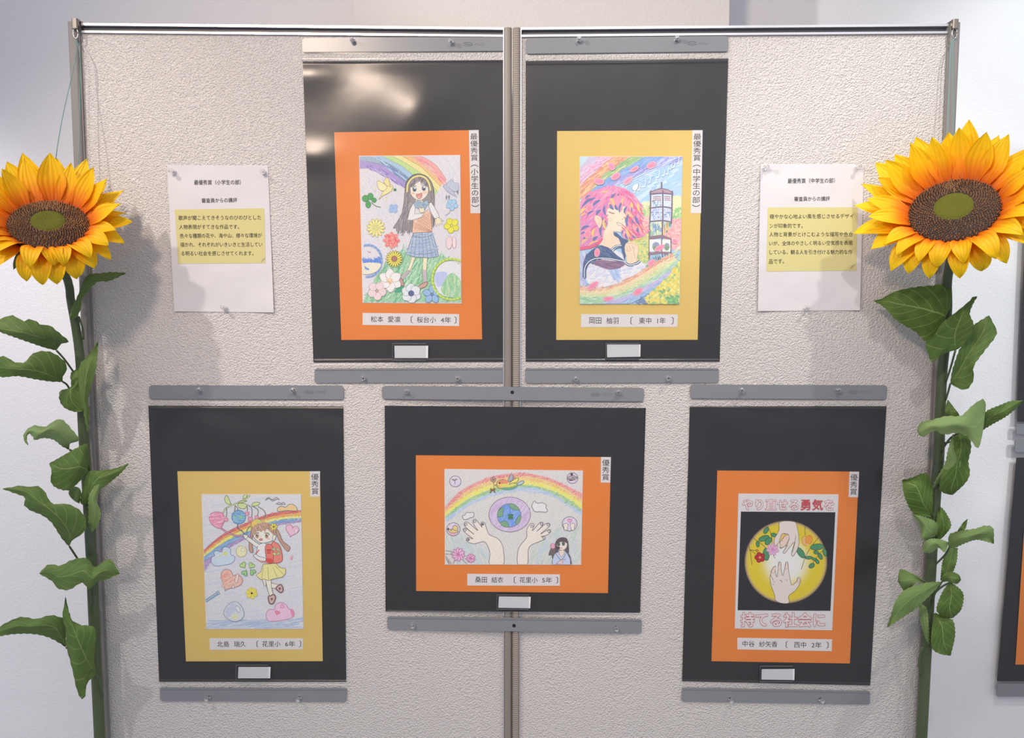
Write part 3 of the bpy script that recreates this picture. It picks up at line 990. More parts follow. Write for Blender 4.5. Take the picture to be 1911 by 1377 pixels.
    A.ell(1000, 720, 40, 24, (246, 190, 165)); A.ell(1215, 700, 40, 26, (246, 186, 160))
    # fringe and band
    A.poly([(930, 660), (945, 530), (1040, 430), (1150, 415), (1250, 475), (1300, 600), (1300, 660), (1240, 580), (1180, 545), (1120, 500), (1060, 540), (1010, 590), (960, 610)], (136, 116, 118), False)
    A.strokes([(950, 600), (970, 520), (1060, 440), (1200, 450), (1280, 570), (1240, 570), (1120, 495)], [(105, 88, 92), (165, 148, 150)], 60, 90, 2.2, 8, 8, .7)
    A.line([(900, 700), (912, 560), (990, 455), (1110, 410), (1220, 445), (1290, 550), (1312, 670)], (150, 120, 80), 36)
    A.line([(900, 700), (912, 560), (990, 455), (1110, 410), (1220, 445), (1290, 550), (1312, 670)], (242, 212, 128), 26)
    A.line([(862, 680), (885, 520), (1000, 400), (1130, 378), (1260, 430), (1340, 560), (1375, 700)], (96, 80, 70), 12)
    for x, y in ((1030, 640), (1195, 625)):
        A.ell(x, y, 44, 50, (240, 236, 232)); A.ell(x, y + 4, 36, 46, (104, 108, 120)); A.ell(x + 4, y + 26, 26, 18, (66, 72, 86)); A.ell(x + 8, y - 16, 16, 16, (240, 240, 240))
        sg = 1 if x > 1100 else -1
        A.line([(x - sg * 34, y - 50), (x, y - 56), (x + sg * 30, y - 44), (x + sg * 50, y - 20)], (70, 60, 66), 10)
    A.poly([(1065, 735), (1110, 730), (1162, 715), (1158, 780), (1115, 818), (1075, 790)], (226, 130, 120), True, (140, 80, 80), 7)
    A.ell(1110, 790, 26, 16, (240, 170, 160))
    # skirt and legs
    A.poly([(985, 1845), (1045, 1855), (960, 2085), (905, 2085)], (249, 214, 176), False, OUT, 6)
    A.poly([(1182, 1860), (1260, 1865), (1243, 2085), (1172, 2085)], (249, 214, 176), False, OUT, 6)
    A.poly([(905, 2080), (968, 2095), (830, 2245), (765, 2212)], (214, 188, 186), False, OUT, 6)
    A.poly([(1168, 2080), (1245, 2080), (1252, 2295), (1180, 2315)], (214, 188, 186), False, OUT, 6)
    for k in range(3):
        A.line([(918 + 16 * k, 2090), (782 + 18 * k, 2222 + 8 * k)], (120, 100, 105), 5); A.line([(1185 + 20 * k, 2090), (1195 + 18 * k, 2300)], (120, 100, 105), 5)
    A.poly([(760, 2215), (810, 2240), (850, 2350), (805, 2350), (748, 2270)], (196, 140, 130), True, (110, 70, 70), 10)
    A.poly([(1095, 2375), (1170, 2315), (1262, 2290), (1235, 2365), (1140, 2405)], (205, 150, 135), True, (110, 70, 70), 10)
    A.poly([(1010, 1425), (1335, 1405), (1390, 1560), (1458, 1830), (1310, 1862), (1050, 1850), (880, 1800)], (174, 178, 198), False, (90, 90, 108), 9)
    A.strokes([(1010, 1440), (1330, 1420), (1430, 1820), (1060, 1840), (900, 1790)], [(150, 158, 186), (196, 198, 210), (140, 150, 182)], 90, 150, -0.2, 9, 9, .2)
    for k in range(7):
        A.line([(1015 + 50 * k, 1435), (955 + 78 * k, 1835 + 5 * k)], (100, 102, 122), 6)
    A.line([(1005, 1480), (1180, 1500), (1345, 1455)], (100, 102, 122), 8)
    A.line([(900, 1760), (1150, 1800), (1440, 1750)], (120, 128, 160), 8)
    # birds
    A.poly([(400, 825), (480, 680), (540, 605), (575, 565), (630, 570), (650, 610), (620, 680), (550, 725), (470, 760)], (240, 212, 146), False, (160, 120, 70), 7)
    A.poly([(372, 500), (460, 530), (545, 605), (495, 672), (420, 662), (382, 600)], (242, 216, 160), True, (160, 120, 70), 7)
    A.poly([(545, 590), (490, 520), (540, 440), (585, 510), (590, 575)], (240, 208, 140), True, (160, 120, 70), 7)
    A.ell(605, 598, 9, 9, (70, 55, 50)); A.ell(685, 655, 26, 24, (60, 110, 60))
    A.poly([(1535, 590), (1590, 560), (1680, 640), (1785, 790), (1700, 745), (1600, 680)], (186, 178, 194), False, (135, 125, 145), 7)
    A.poly([(1600, 570), (1690, 470), (1730, 530), (1800, 540), (1815, 650), (1740, 690), (1670, 640)], (192, 184, 198), True, (135, 125, 145), 6)
    for x, y in ((330, 640), (530, 820), (1600, 790), (1645, 785), (1800, 700)):
        A.poly([(x, y - 46), (x + 10, y), (x, y + 46), (x - 22, y)], (236, 206, 150) if x < 900 else (120, 105, 130), False)
    # flowers around her
    for x, y, rx, ry in ((165, 810, 62, 58), (250, 772, 50, 58), (312, 838, 44, 40), (210, 918, 46, 60)):
        A.ell(x, y, rx, ry, (72, 146, 76), (50, 110, 56), 6)
    A.line([(265, 880), (340, 940), (430, 965)], (95, 110, 80), 12)
    for x, y in ((625, 955), (690, 950), (610, 1020), (685, 1025)):
        A.ell(x, y, 42, 40, (158, 172, 208))
    A.flower(1695, 920, 105, 5, (166, 192, 224), (240, 240, 240), .14, (120, 140, 180), 6, .3)
    A.line([(1672, 1010), (1640, 1070), (1580, 1110)], (120, 120, 130), 8)
    A.flower(345, 1330, 165, 13, (238, 214, 136), (216, 196, 120), .36, (180, 150, 80), 7)
    A.flower(1688, 1290, 135, 5, (236, 214, 62), (245, 235, 160), .12, (175, 150, 40), 8, .5)
    A.flower(622, 1552, 150, 8, (236, 128, 122), (232, 104, 100), .55); A.strokes([(510, 1500), (620, 1430), (740, 1500), (720, 1640), (560, 1650)], [(228, 90, 90), (245, 160, 150)], 60, 90, .9, 9, 3, .8)
    A.ell(1645, 1592, 52, 112, (242, 200, 200), (205, 130, 135), 6, .08); A.ell(1734, 1588, 34, 104, (244, 206, 204), (205, 130, 135), 6)
    A.flower(672, 1880, 152, 18, (240, 212, 84), (150, 90, 70), .34, (120, 90, 50), 7); A.ell(672, 1880, 26, 26, (205, 130, 120)); A.ell(672, 1880, 10, 10, (60, 40, 40))
    A.flower(600, 2262, 215, 6, (238, 222, 214), (236, 200, 160), .20, (150, 130, 120), 6, .5, .95, True)
    A.strokes([(540, 2230), (650, 2250), (620, 2330), (540, 2300)], (220, 140, 90), 8, 70, .8, 8, 1)
    A.flower(365, 2448, 165, 5, (236, 198, 198), (214, 160, 150), .12, (190, 140, 140), 6, .2, 1.1)
    A.flower(972, 2492, 180, 6, (226, 214, 222), (86, 88, 128), .30, (120, 120, 130), 6, .45, 1.2, True)
    A.flower(1340, 2510, 165, 5, (150, 172, 206), (120, 130, 160), .12, (90, 105, 150), 7, -1.57, .8)
    # the two round scenes
    A.ell(1650, 2240, 270, 320, (228, 212, 214))
    A.poly([(1400, 2140), (1600, 2120), (1590, 2280), (1440, 2380)], (188, 184, 216))
    A.poly([(1500, 2420), (1600, 2200), (1720, 2130), (1850, 2280), (1855, 2560), (1600, 2540)], (150, 190, 140))
    A.strokes([(1500, 2420), (1600, 2220), (1720, 2150), (1850, 2280), (1855, 2540), (1600, 2530)], [(120, 180, 130), (190, 205, 140), (215, 205, 190)], 90, 120, 1.5, 9, 4)
    for k in range(84):
        a = 2.0 + k * 0.058 if k < 44 else 4.55 + (k - 44) * 0.05
        a = math.radians(30 + k * 3.6)
        x, y = 1690 - 0 + 330 * math.cos(a), 2240 + 345 * math.sin(a)
        if x < 1850:
            A.line([(x, y), (x + 38 * math.cos(a + .7), y + 38 * math.sin(a + .7))], [(196, 204, 70), (176, 190, 50), (210, 214, 110)][k % 3], 30, False)
    for k in range(40):
        a = math.radians(-110 + k * 5.2)
        x, y = 205 + 225 * math.cos(a), 1912 + 265 * math.sin(a)
        if x > 90:
            A.line([(x, y), (x + 46 * math.cos(a + .8), y + 46 * math.sin(a + .8))], [(130, 156, 210), (104, 136, 204), (150, 170, 214)][k % 3], 14, False)
    A.strokes([(100, 1895), (425, 1880), (430, 1950), (105, 1950)], [(84, 120, 205), (110, 140, 210)], 60, 90, 1.25, 12, 4, .2)
    A.poly([(110, 1965), (420, 1960), (400, 2060), (280, 2140), (110, 2140)], (236, 212, 190))
    A.poly([(130, 2000), (230, 2055), (225, 2085), (160, 2070)], (120, 140, 190), False)
    A.line([(200, 1735), (225, 1760), (255, 1755)], (200, 100, 110), 9)

def art_painting(A):
    # crop origin 1075,285 at 9.322; the lower crop is folded in by W
    W = lambda x, y: (1.0155 * x, 1305 + 1.0155 * y)
    WL = lambda L: [W(*q) for q in L]
    A.soft = 0.34
    sky = [(75, 70), (1860, 70), (1850, 1150), (75, 1000)]
    A.strokes(sky, [(150, 182, 206), (176, 204, 222), (160, 190, 212), (192, 214, 224)], 160, 320, -.55, 46, 2, .2)
    b = [[(75, 90), (260, 40)], [(75, 300), (300, 170), (420, 40)], [(75, 560), (400, 260), (640, 40)], [(75, 820), (430, 420), (940, 40)], [(230, 690), (560, 430), (1200, 40)],
         [(380, 660), (760, 420), (1540, 60)], [(560, 620), (1000, 430), (1860, 110)]]
    A.bands(b, [(196, 168, 196), (222, 134, 168), (222, 136, 84), (132, 172, 96), (104, 142, 200), (140, 132, 196)])
    A.poly([(75, 70), (230, 70), (75, 260)], (184, 206, 208), False)
    A.poly([(75, 520), (300, 440), (330, 560), (200, 720), (75, 800)], (226, 130, 92))
    for reg, cs, sd in (([(75, 300), (300, 170), (420, 70), (600, 70), (75, 560)], [(236, 170, 190), (206, 110, 150), (230, 150, 170), (214, 190, 210)], 3),
                        ([(75, 560), (640, 70), (920, 70), (430, 420), (75, 800)], [(206, 110, 56), (236, 166, 96), (224, 120, 90), (240, 190, 130)], 4),
                        ([(300, 600), (940, 70), (1190, 70), (560, 430)], [(116, 160, 70), (160, 190, 110), (220, 200, 120), (100, 160, 90)], 5),
                        ([(430, 600), (1200, 70), (1530, 70), (760, 420)], [(80, 122, 190), (130, 160, 210), (110, 150, 205)], 6),
                        ([(600, 600), (1540, 80), (1855, 110), (1000, 430)], [(120, 112, 186), (168, 158, 210), (190, 196, 226)], 7)):
        A.strokes(reg, cs, 110, 230, -.62, 16, sd, .12)
    # far field, trees, blossom
    A.poly([(1100, 900), (1300, 840), (1860, 760), (1850, 1180), (1100, 1180)], (226, 220, 150))
    A.strokes([(1130, 980), (1300, 930), (1300, 1130), (1130, 1130)], [(180, 200, 110), (130, 180, 100), (206, 206, 120)], 40, 60, 1.4, 30, 3, .6)
    A.strokes([(1660, 1010), (1850, 940), (1850, 1130), (1660, 1130)], [(120, 190, 84), (90, 170, 80), (160, 200, 110)], 40, 60, 1.4, 30, 4, .6)
    low = WL([(880, 150), (1250, 60), (1250, 620), (1000, 640)])
    A.poly(low, (206, 200, 92), False)
    A.strokes(low, [(226, 206, 70), (160, 186, 90), (190, 196, 80), (238, 216, 100), (120, 170, 100)], 130, 50, .6, 26, 5, 1.2)
    A.poly([(1110, 1130), (1200, 1105), (1300, 1130), (1300, 1350), (1160, 1330)], (238, 160, 146))
    pk = [(1660, 1150), (1850, 1140), (1850, 1700), (1640, 1680), (1530, 1500), (1540, 1350), (1660, 1300)]
    A.poly(pk, (238, 150, 146), False)
    A.strokes(pk + [], [(244, 172, 160), (230, 120, 124), (246, 190, 160), (226, 140, 120)], 110, 44, .7, 26, 6, 1.4)
    A.strokes([(1110, 1130), (1300, 1110), (1300, 1340), (1180, 1330)], [(244, 172, 160), (230, 120, 124), (246, 190, 160)], 50, 44, .7, 22, 7, 1.4)
    gr = WL([(1600, 450), (1800, 300), (1800, 560), (1250, 900), (1150, 640), (1240, 560)])
    A.strokes(gr, [(150, 190, 170), (190, 210, 150), (130, 170, 190), (220, 220, 170)], 90, 130, -.7, 20, 8, .2)
    A.soft = 0.20
    # tower
    fr = (104, 78, 92)
    A.poly([(1290, 700), (1670, 700), (1665, 1220), (1280, 1220)], (196, 208, 226), False)
    for k in range(5):
        A.line([(1320 + 40 * k, 760), (1320 + 40 * k, 1170)], (236, 238, 244), 9, False)
        if k < 3: A.line([(1545 + 36 * k, 760), (1545 + 36 * k, 1170)], (236, 238, 244), 9, False)
    A.strokes([(1310, 980), (1490, 980), (1490, 1150), (1310, 1150)], [(110, 130, 190), (150, 160, 210)], 40, 40, 1.57, 14, 2, .1)
    A.strokes([(1530, 980), (1640, 980), (1640, 1150), (1530, 1150)], [(110, 130, 190), (150, 160, 210)], 26, 40, 1.57, 14, 3, .1)
    A.strokes([(1330, 840), (1480, 840), (1480, 920), (1330, 920)], [(100, 130, 170), (90, 150, 160)], 26, 30, 1.57, 14, 4, .2)
    for y in (770, 800, 830):
        A.line([(1340, y + 6), (1410, y - 8), (1480, y)], (170, 90, 80), 12); A.line([(1540, y - 4), (1590, y - 10), (1640, y + 4)], (170, 90, 80), 12)
    for y in (860, 890, 1020, 1060, 1100, 1140):
        A.line([(1305, y), (1655, y)], (236, 238, 244), 6, False)
    A.poly(WL([(1255, -100), (1470, -100), (1470, 130), (1255, 150)]), (190, 210, 180), False)
    A.strokes(WL([(1260, -80), (1465, -80), (1465, 125), (1260, 140)]), [(90, 150, 110), (230, 224, 150), (120, 150, 180), (240, 240, 230)], 40, 120, 1.5, 18, 5, .1)
    A.strokes(WL([(1480, -80), (1620, -80), (1600, 60), (1490, 80)]), [(90, 150, 110), (238, 200, 110), (225, 140, 110)], 24, 90, 1.5, 18, 5, .1)
    A.poly([(1285, 690), (1400, 640), (1490, 620), (1590, 640), (1685, 690), (1690, 725), (1500, 705), (1285, 725)], (176, 134, 146), False, fr, 14)
    for L in ([(1488, 630), (1488, 510)], [(1298, 660), (1296, 960), (1280, 1240)], [(1672, 660), (1668, 960), (1656, 1240)], [(1510, 650), (1510, 1210)],
              [(1275, 965), (1500, 940), (1680, 965)], [(1275, 1200), (1500, 1180), (1670, 1210)], [(1285, 720), (1500, 705), (1690, 722)]):
        A.line(L, fr, 22)
    for L in ([(1258, -60), (1255, 560)], [(1478, -100), (1478, 400)], [(1625, 180), (1622, 460)]):
        A.line(WL(L), fr, 20)
    A.poly(WL([(1255, 200), (1620, 200), (1618, 410), (1255, 410)]), (234, 228, 226), False)
    A.ell(*W(1370, 320), 66, 78, (134, 142, 166)); A.ell(*W(1555, 325), 48, 66, (134, 150, 150)); A.ell(*W(1360, 350), 40, 40, (110, 140, 100)); A.ell(*W(1560, 350), 34, 34, (110, 140, 90))
    A.poly(WL([(1245, 150), (1470, 120), (1635, 180), (1635, 212), (1470, 170), (1245, 205)]), (130, 96, 104), False)
    A.poly(WL([(1235, 430), (1470, 405), (1630, 430), (1630, 465), (1470, 440), (1235, 470)]), (140, 100, 104), False)
    A.line(WL([(1467, 190), (1467, 410)]), fr, 18); A.line(WL([(1252, 200), (1250, 560)]), fr, 14); A.line(WL([(1626, 200), (1626, 450)]), fr, 16)
    A.strokes(WL([(1260, 480), (1600, 470), (1500, 560), (1260, 600)]), [(90, 120, 130), (150, 170, 180), (110, 90, 110)], 36, 80, 1.5, 16, 3, .1)
    # white blouse, collar
    A.poly(WL([(60, 560), (140, 380), (300, 600), (200, 950), (60, 1060)]), (176, 190, 220))
    A.strokes(WL([(60, 560), (140, 400), (220, 700), (180, 950), (60, 1060)]), [(150, 180, 220), (190, 170, 210), (200, 214, 226)], 50, 160, 1.3, 24, 4, .3)
    A.poly(WL([(240, 600), (165, 760), (195, 950), (350, 1040), (520, 1010), (700, 960), (1000, 880), (1205, 690), (1180, 630), (1100, 565), (850, 620), (800, 450), (640, 360), (500, 500)]), (228, 218, 222), False)
    A.strokes(WL([(240, 640), (200, 900), (500, 980), (1150, 700), (1080, 600), (850, 640), (700, 720)]), [(236, 230, 224), (214, 204, 222), (200, 206, 224), (240, 226, 214)], 90, 150, -.5, 22, 5, .5)
    A.strokes(WL([(560, 740), (760, 700), (720, 930), (640, 850)]), [(170, 190, 220), (150, 176, 212)], 36, 150, 1.1, 16, 6, .2)
    # neck, face, ear
    skin = (250, 214, 178)
    A.poly([(540, 930), (520, 1050), (555, 1240), (480, 1380), (400, 1590), (600, 1660), (790, 1600), (740, 1480), (650, 1370), (800, 1375), (868, 1260), (900, 1080), (880, 960), (700, 900)], skin)
    A.poly(WL([(430, 220), (560, 60), (640, 60), (760, 250), (660, 330), (570, 360)]), (248, 206, 168))
    hair = [(75, 850), (200, 700), (450, 610), (650, 570), (850, 620), (1000, 720), (1100, 850), (1140, 1000), (1115, 1150), (1180, 1290), (1290, 1350), (1240, 1400), (1150, 1460), (1000, 1510), (880, 1500), (790, 1430),
            (780, 1370), (860, 1290), (890, 1100), (880, 960), (700, 860), (560, 900), (530, 1060), (550, 1240), (490, 1330), (470, 1470), (400, 1600), (240, 1670), (75, 1685)]
    hp = (230, 122, 160)
    A.poly(hair, hp, False)
    A.strokes([(75, 850), (450, 620), (700, 700), (540, 920), (500, 1300), (400, 1580), (75, 1680)], [(240, 150, 170), (218, 96, 144), (236, 130, 170), (206, 120, 180)], 150, 240, -.75, 18, 3, .25)
    A.strokes([(700, 620), (1000, 740), (1120, 900), (1100, 1150), (920, 1000), (750, 800)], [(240, 150, 170), (218, 96, 144), (226, 80, 120)], 80, 220, .9, 18, 4, .25)
    A.strokes([(900, 1000), (1100, 1150), (1230, 1350), (1000, 1500), (800, 1420), (880, 1260)], [(240, 150, 170), (218, 96, 144), (240, 190, 110), (210, 90, 110)], 80, 200, 1.0, 18, 5, .25)
    nav = (86, 98, 152)
    yel = (244, 190, 96)
    def lock(x0, y0, x1, y1, w, c, bend=0.12):
        mx, my = (x0 + x1) / 2, (y0 + y1) / 2
        dx, dy = x1 - x0, y1 - y0
        L = math.hypot(dx, dy); nx, ny = -dy / L, dx / L
        A.poly([(x0, y0), (mx + nx * (w + bend * L), my + ny * (w + bend * L)), (x1, y1), (mx + nx * (bend * L - w), my + ny * (bend * L - w))], c)
    for q in ((260, 740, 150, 810, 14), (350, 780, 100, 950, 26), (430, 820, 280, 950, 24), (320, 1010, 180, 1110, 14), (430, 990, 350, 1090, 26), (240, 1275, 80, 1350, 24), (180, 1380, 80, 1420, 16),
              (500, 910, 515, 1090, 22), (450, 1100, 545, 1230, 14), (470, 1200, 440, 1470, 22), (380, 1450, 290, 1560, 26), (230, 1400, 130, 1570, 22), (690, 710, 605, 810, 20), (745, 700, 735, 780, 16),
              (915, 1060, 890, 1290, 24), (970, 950, 980, 1030, 14), (1035, 1080, 1105, 1250, 22), (975, 1160, 1010, 1240, 12), (1070, 1300, 1090, 1390, 20), (830, 1340, 800, 1420, 14), (860, 1400, 900, 1500, 18), (980, 1430, 1060, 1490, 16)):
        lock(*q, nav)
    for q in ((170, 960, 75, 1060, 26), (180, 1050, 75, 1110, 14), (1080, 850, 1130, 1060, 20), (960, 860, 990, 960, 26), (490, 1140, 520, 1340, 24), (330, 1300, 290, 1480, 22), (220, 1480, 90, 1600, 16), (400, 1530, 200, 1630, 14),
              (880, 1300, 960, 1480, 20), (1000, 1490, 1180, 1470, 14), (640, 790, 600, 860, 26), (700, 800, 690, 880, 20), (430, 680, 560, 650, 12)):
        lock(*q, yel)
    A.poly([(75, 1640), (300, 1600), (460, 1480), (420, 1580), (270, 1660), (80, 1690)], (226, 80, 110))
    A.poly([(330, 1100), (370, 1090), (430, 1130), (450, 1210), (410, 1310), (360, 1240), (320, 1160)], (250, 206, 172), True, (214, 150, 120), 6)
    A.line([(370, 1130), (410, 1170), (400, 1250)], (214, 150, 120), 6)
    # fringe
    A.poly([(520, 1000), (560, 880), (640, 800), (720, 740), (840, 780), (930, 860), (925, 960), (880, 1040), (835, 1060), (860, 930), (820, 880), (800, 1000), (750, 1050), (790, 900), (750, 930), (730, 1000), (690, 990), (650, 900),
            (660, 990), (620, 970), (585, 900), (560, 960)], (234, 134, 160), False)
    for q in ((590, 890, 655, 990, 26), (680, 900, 735, 1000, 24), (820, 830, 755, 1050, 20), (890, 930, 840, 1060, 20)):
        lock(*q, nav)
    for q in ((640, 800, 670, 920, 22), (830, 780, 800, 900, 14), (560, 900, 600, 850, 14)):
        lock(*q, yel)
    A.line([(568, 1025), (620, 1048), (672, 1055)], (150, 90, 80), 14); A.line([(832, 1122), (860, 1140), (885, 1136)], (150, 90, 80), 14)
    A.line([(560, 958), (600, 960)], (190, 130, 100), 6); A.line([(860, 1060), (885, 1068)], (190, 130, 100), 6)
    A.ell(808, 1156, 7, 9, (170, 90, 80)); A.ell(600, 1160, 46, 30, (248, 200, 176))
    A.poly([(704, 1215), (760, 1228), (810, 1245), (770, 1265), (735, 1252)], (244, 236, 230), True, (186, 110, 90), 8)
    # collar and scarf
    nv = (60, 78, 116)
    A.poly(WL([(270, 600), (400, 550), (640, 570), (810, 580), (830, 640), (700, 700), (550, 712), (420, 670)]), (134, 96, 124))
    A.strokes(WL([(300, 600), (640, 590), (800, 600), (700, 690), (450, 670)]), [(150, 110, 140), (110, 78, 110), (120, 84, 100)], 50, 130, .1, 12, 4, .2)
    A.poly(WL([(640, 70), (700, 90), (800, 180), (900, 215), (840, 290), (830, 400), (850, 480), (830, 560), (790, 420), (760, 250), (730, 180), (650, 130)]), nv, False)
    A.poly(WL([(430, 295), (560, 340), (700, 470), (830, 560), (800, 595), (600, 545), (420, 530), (290, 560), (210, 640), (175, 740), (178, 850), (150, 880), (112, 840), (125, 600), (170, 470), (280, 370)]), nv, False)
    A.strokes(WL([(200, 480), (420, 320), (700, 500), (420, 510), (200, 600)]), [(44, 66, 110), (70, 96, 130), (90, 110, 140)], 50, 160, .5, 14, 4, .4)
    for w, c in ((30, (38, 46, 84)), (15, (224, 226, 236))):
        A.line(WL([(143, 860), (148, 700), (200, 600), (290, 540), (420, 520), (580, 530), (815, 572)]), c, w)
        A.line(WL([(600, 372), (680, 315), (780, 300)]), c, w)
    A.line(WL([(640, 400), (700, 350), (785, 335)]), (60, 78, 116), 14)
    # hand and cuff
    A.poly(WL([(832, 330), (850, 270), (920, 235), (990, 245), (1060, 300), (1065, 400), (1045, 500), (1040, 570), (1000, 610), (930, 620), (868, 600), (860, 480), (835, 400)]), (248, 206, 166), False)
    for L in ([(850, 370), (890, 400), (940, 390)], [(870, 320), (890, 380)], [(910, 300), (930, 370)], [(960, 290), (975, 350)], [(1000, 320), (990, 420), (1015, 520)], [(870, 270), (960, 260), (1040, 310)]):
        A.line(WL(L), (206, 140, 104), 8)
    for w, c in ((44, (56, 66, 104)), (16, (226, 228, 236))):
        A.line(WL([(848, 600), (900, 635), (985, 635)]), c, w); A.line(WL([(990, 620), (1050, 605), (1095, 565)]), c, w)
    A.soft = 0.30
    # rainbow ribbon and flowers below
    r = [WL(L) for L in ([(60, 1000), (350, 1040), (700, 960), (1050, 780), (1300, 620), (1640, 440)], [(60, 1060), (380, 1090), (720, 1010), (1080, 830), (1320, 680), (1680, 480)], [(60, 1110), (400, 1140), (760, 1070), (1100, 900), (1360, 740), (1700, 530)],
         [(60, 1180), (420, 1190), (800, 1130), (1140, 960), (1400, 800), (1740, 560)], [(200, 1290), (520, 1250), (850, 1170), (1180, 1010), (1430, 860), (1790, 600)], [(480, 1300), (760, 1280), (960, 1190), (1230, 1060), (1480, 900), (1800, 660)], [(900, 1300), (1060, 1240), (1160, 1160), (1300, 1100), (1520, 960), (1800, 740)])]
    A.bands(r, [(228, 160, 120), (240, 206, 150), (206, 214, 140), (170, 200, 170), (176, 170, 206), (150, 176, 214)])
    for i, cs in enumerate(([(222, 130, 96), (240, 190, 150)], [(240, 214, 150), (244, 190, 120)], [(190, 210, 120), (226, 226, 160)], [(130, 186, 150), (200, 216, 180)], [(186, 160, 206), (206, 190, 220)], [(130, 160, 206), (170, 200, 224)])):
        reg = r[i] + r[i + 1][::-1]
        A.strokes(reg, cs, 60, 150, -.5, 12, 20 + i, .25)
    A.poly(WL([(60, 1190), (420, 1200), (470, 1300), (60, 1305)]), (150, 196, 140), False)
    A.strokes(WL([(60, 1180), (440, 1190), (470, 1300), (60, 1300)]), [(120, 180, 120), (200, 220, 180), (150, 190, 150)], 50, 130, .2, 12, 4, .3)
    fl = WL([(1170, 1230), (1350, 1050), (1560, 860), (1785, 560), (1775, 1300), (1240, 1305)])
    A.poly(fl, (232, 204, 74), False)
    A.strokes(fl, [(244, 214, 56), (236, 190, 50), (190, 196, 80), (246, 226, 110), (130, 176, 90)], 150, 60, .5, 40, 9, 1.5)
    A.strokes(WL([(1540, 1190), (1770, 1170), (1770, 1300), (1560, 1300)]), [(96, 170, 80), (120, 190, 90), (80, 150, 90)], 34, 60, .3, 36, 3, .6)
    A.strokes(WL([(1440, 1060), (1500, 1040), (1520, 1100), (1470, 1130)]), (100, 160, 90), 8, 50, .8, 26, 3)
    A.strokes(WL([(1020, 1300), (1130, 1190), (1180, 1260), (1200, 1300)]), (86, 108, 150), 16, 90, .7, 26, 3)
    A.soft = 0.12
    # petals on the wind
    pc = (242, 140, 160)
    for x, y, rx, ry, a in ((620, 240, 66, 50, 1.1), (690, 410, 84, 50, -.6), (400, 500, 86, 54, .15), (1015, 285, 84, 34, -.5), (1310, 215, 84, 50, -.5), (905, 485, 96, 42, -.7), (230, 960, 50, 80, .6),
                            (*W(360, 425), 44, 74, .1), (*W(290, 990), 110, 46, -.6), (*W(1290, 600), 70, 42, -.7), (*W(1430, 345), 92, 42, -.5), (*W(1060, 1095), 90, 52, -.6), (*W(550, 1215), 90, 36, -.1), (*W(195, 110), 54, 70, .3), (*W(1690, 230), 50, 40, .3)):
        A.ell(x, y, rx, ry, pc, (250, 176, 180), 10, a, 18)
        A.ell(x + 6, y + 4, rx * .5, ry * .45, (240, 128, 152), None, 0, a, 14)
    # notes
    wh = (236, 240, 246)
    A.ell(1030, 600, 42, 60, (250, 248, 240), None, 0, .6); A.line([(1030, 560), (1060, 540), (1075, 580), (1040, 640), (1010, 690)], wh, 12)
    for x, y, t in ((1100, 590, 0), (1200, 530, 1), (1290, 460, 2), (1390, 470, 0), (1440, 370, 1), (1530, 340, 1), (1600, 310, 2), (1670, 190, 3), (1780, 130, 1)):
        if t == 3:
            A.line([(x - 20, y + 90), (x, y), (x + 50, y - 30), (x + 35, y + 60)], wh, 12, False)
            A.ell(x - 34, y + 92, 18, 12, wh); A.ell(x + 20, y + 64, 18, 12, wh)
        else:
            A.line([(x - 4, y + 66), (x + 12, y - 44), (x + (30, 8, 46)[t], y - 60 + 24 * (t == 0))], wh, 11)
            A.ell(x - 16, y + 60, 18, 12, wh, None, 0, -.4)
            if t == 0: A.line([(x + 8, y + 6), (x + 44, y - 8)], wh, 10)
    for k in range(5):
        A.line([(700 + 60 * k, 560 + 12 * k), (1200 + 40 * k, 320 + 20 * k), (1840, 60 + 36 * k)], (206, 220, 234), 4)
    gn = (240, 238, 180)
    for x, y in ((140, 1110), (190, 1130), (265, 1140), (335, 1120), (560, 1110), (720, 1090), (830, 1030), (960, 970), (1040, 950), (1095, 900), (1160, 840), (1240, 800), (1310, 740), (1410, 690), (1490, 610), (1590, 500)):
        X, Y = W(x, y)
        A.line([(X, Y + 50), (X + 8, Y - 46), (X + 34, Y - 54)], gn, 11); A.ell(X - 12, Y + 52, 18, 12, gn, None, 0, -.4)

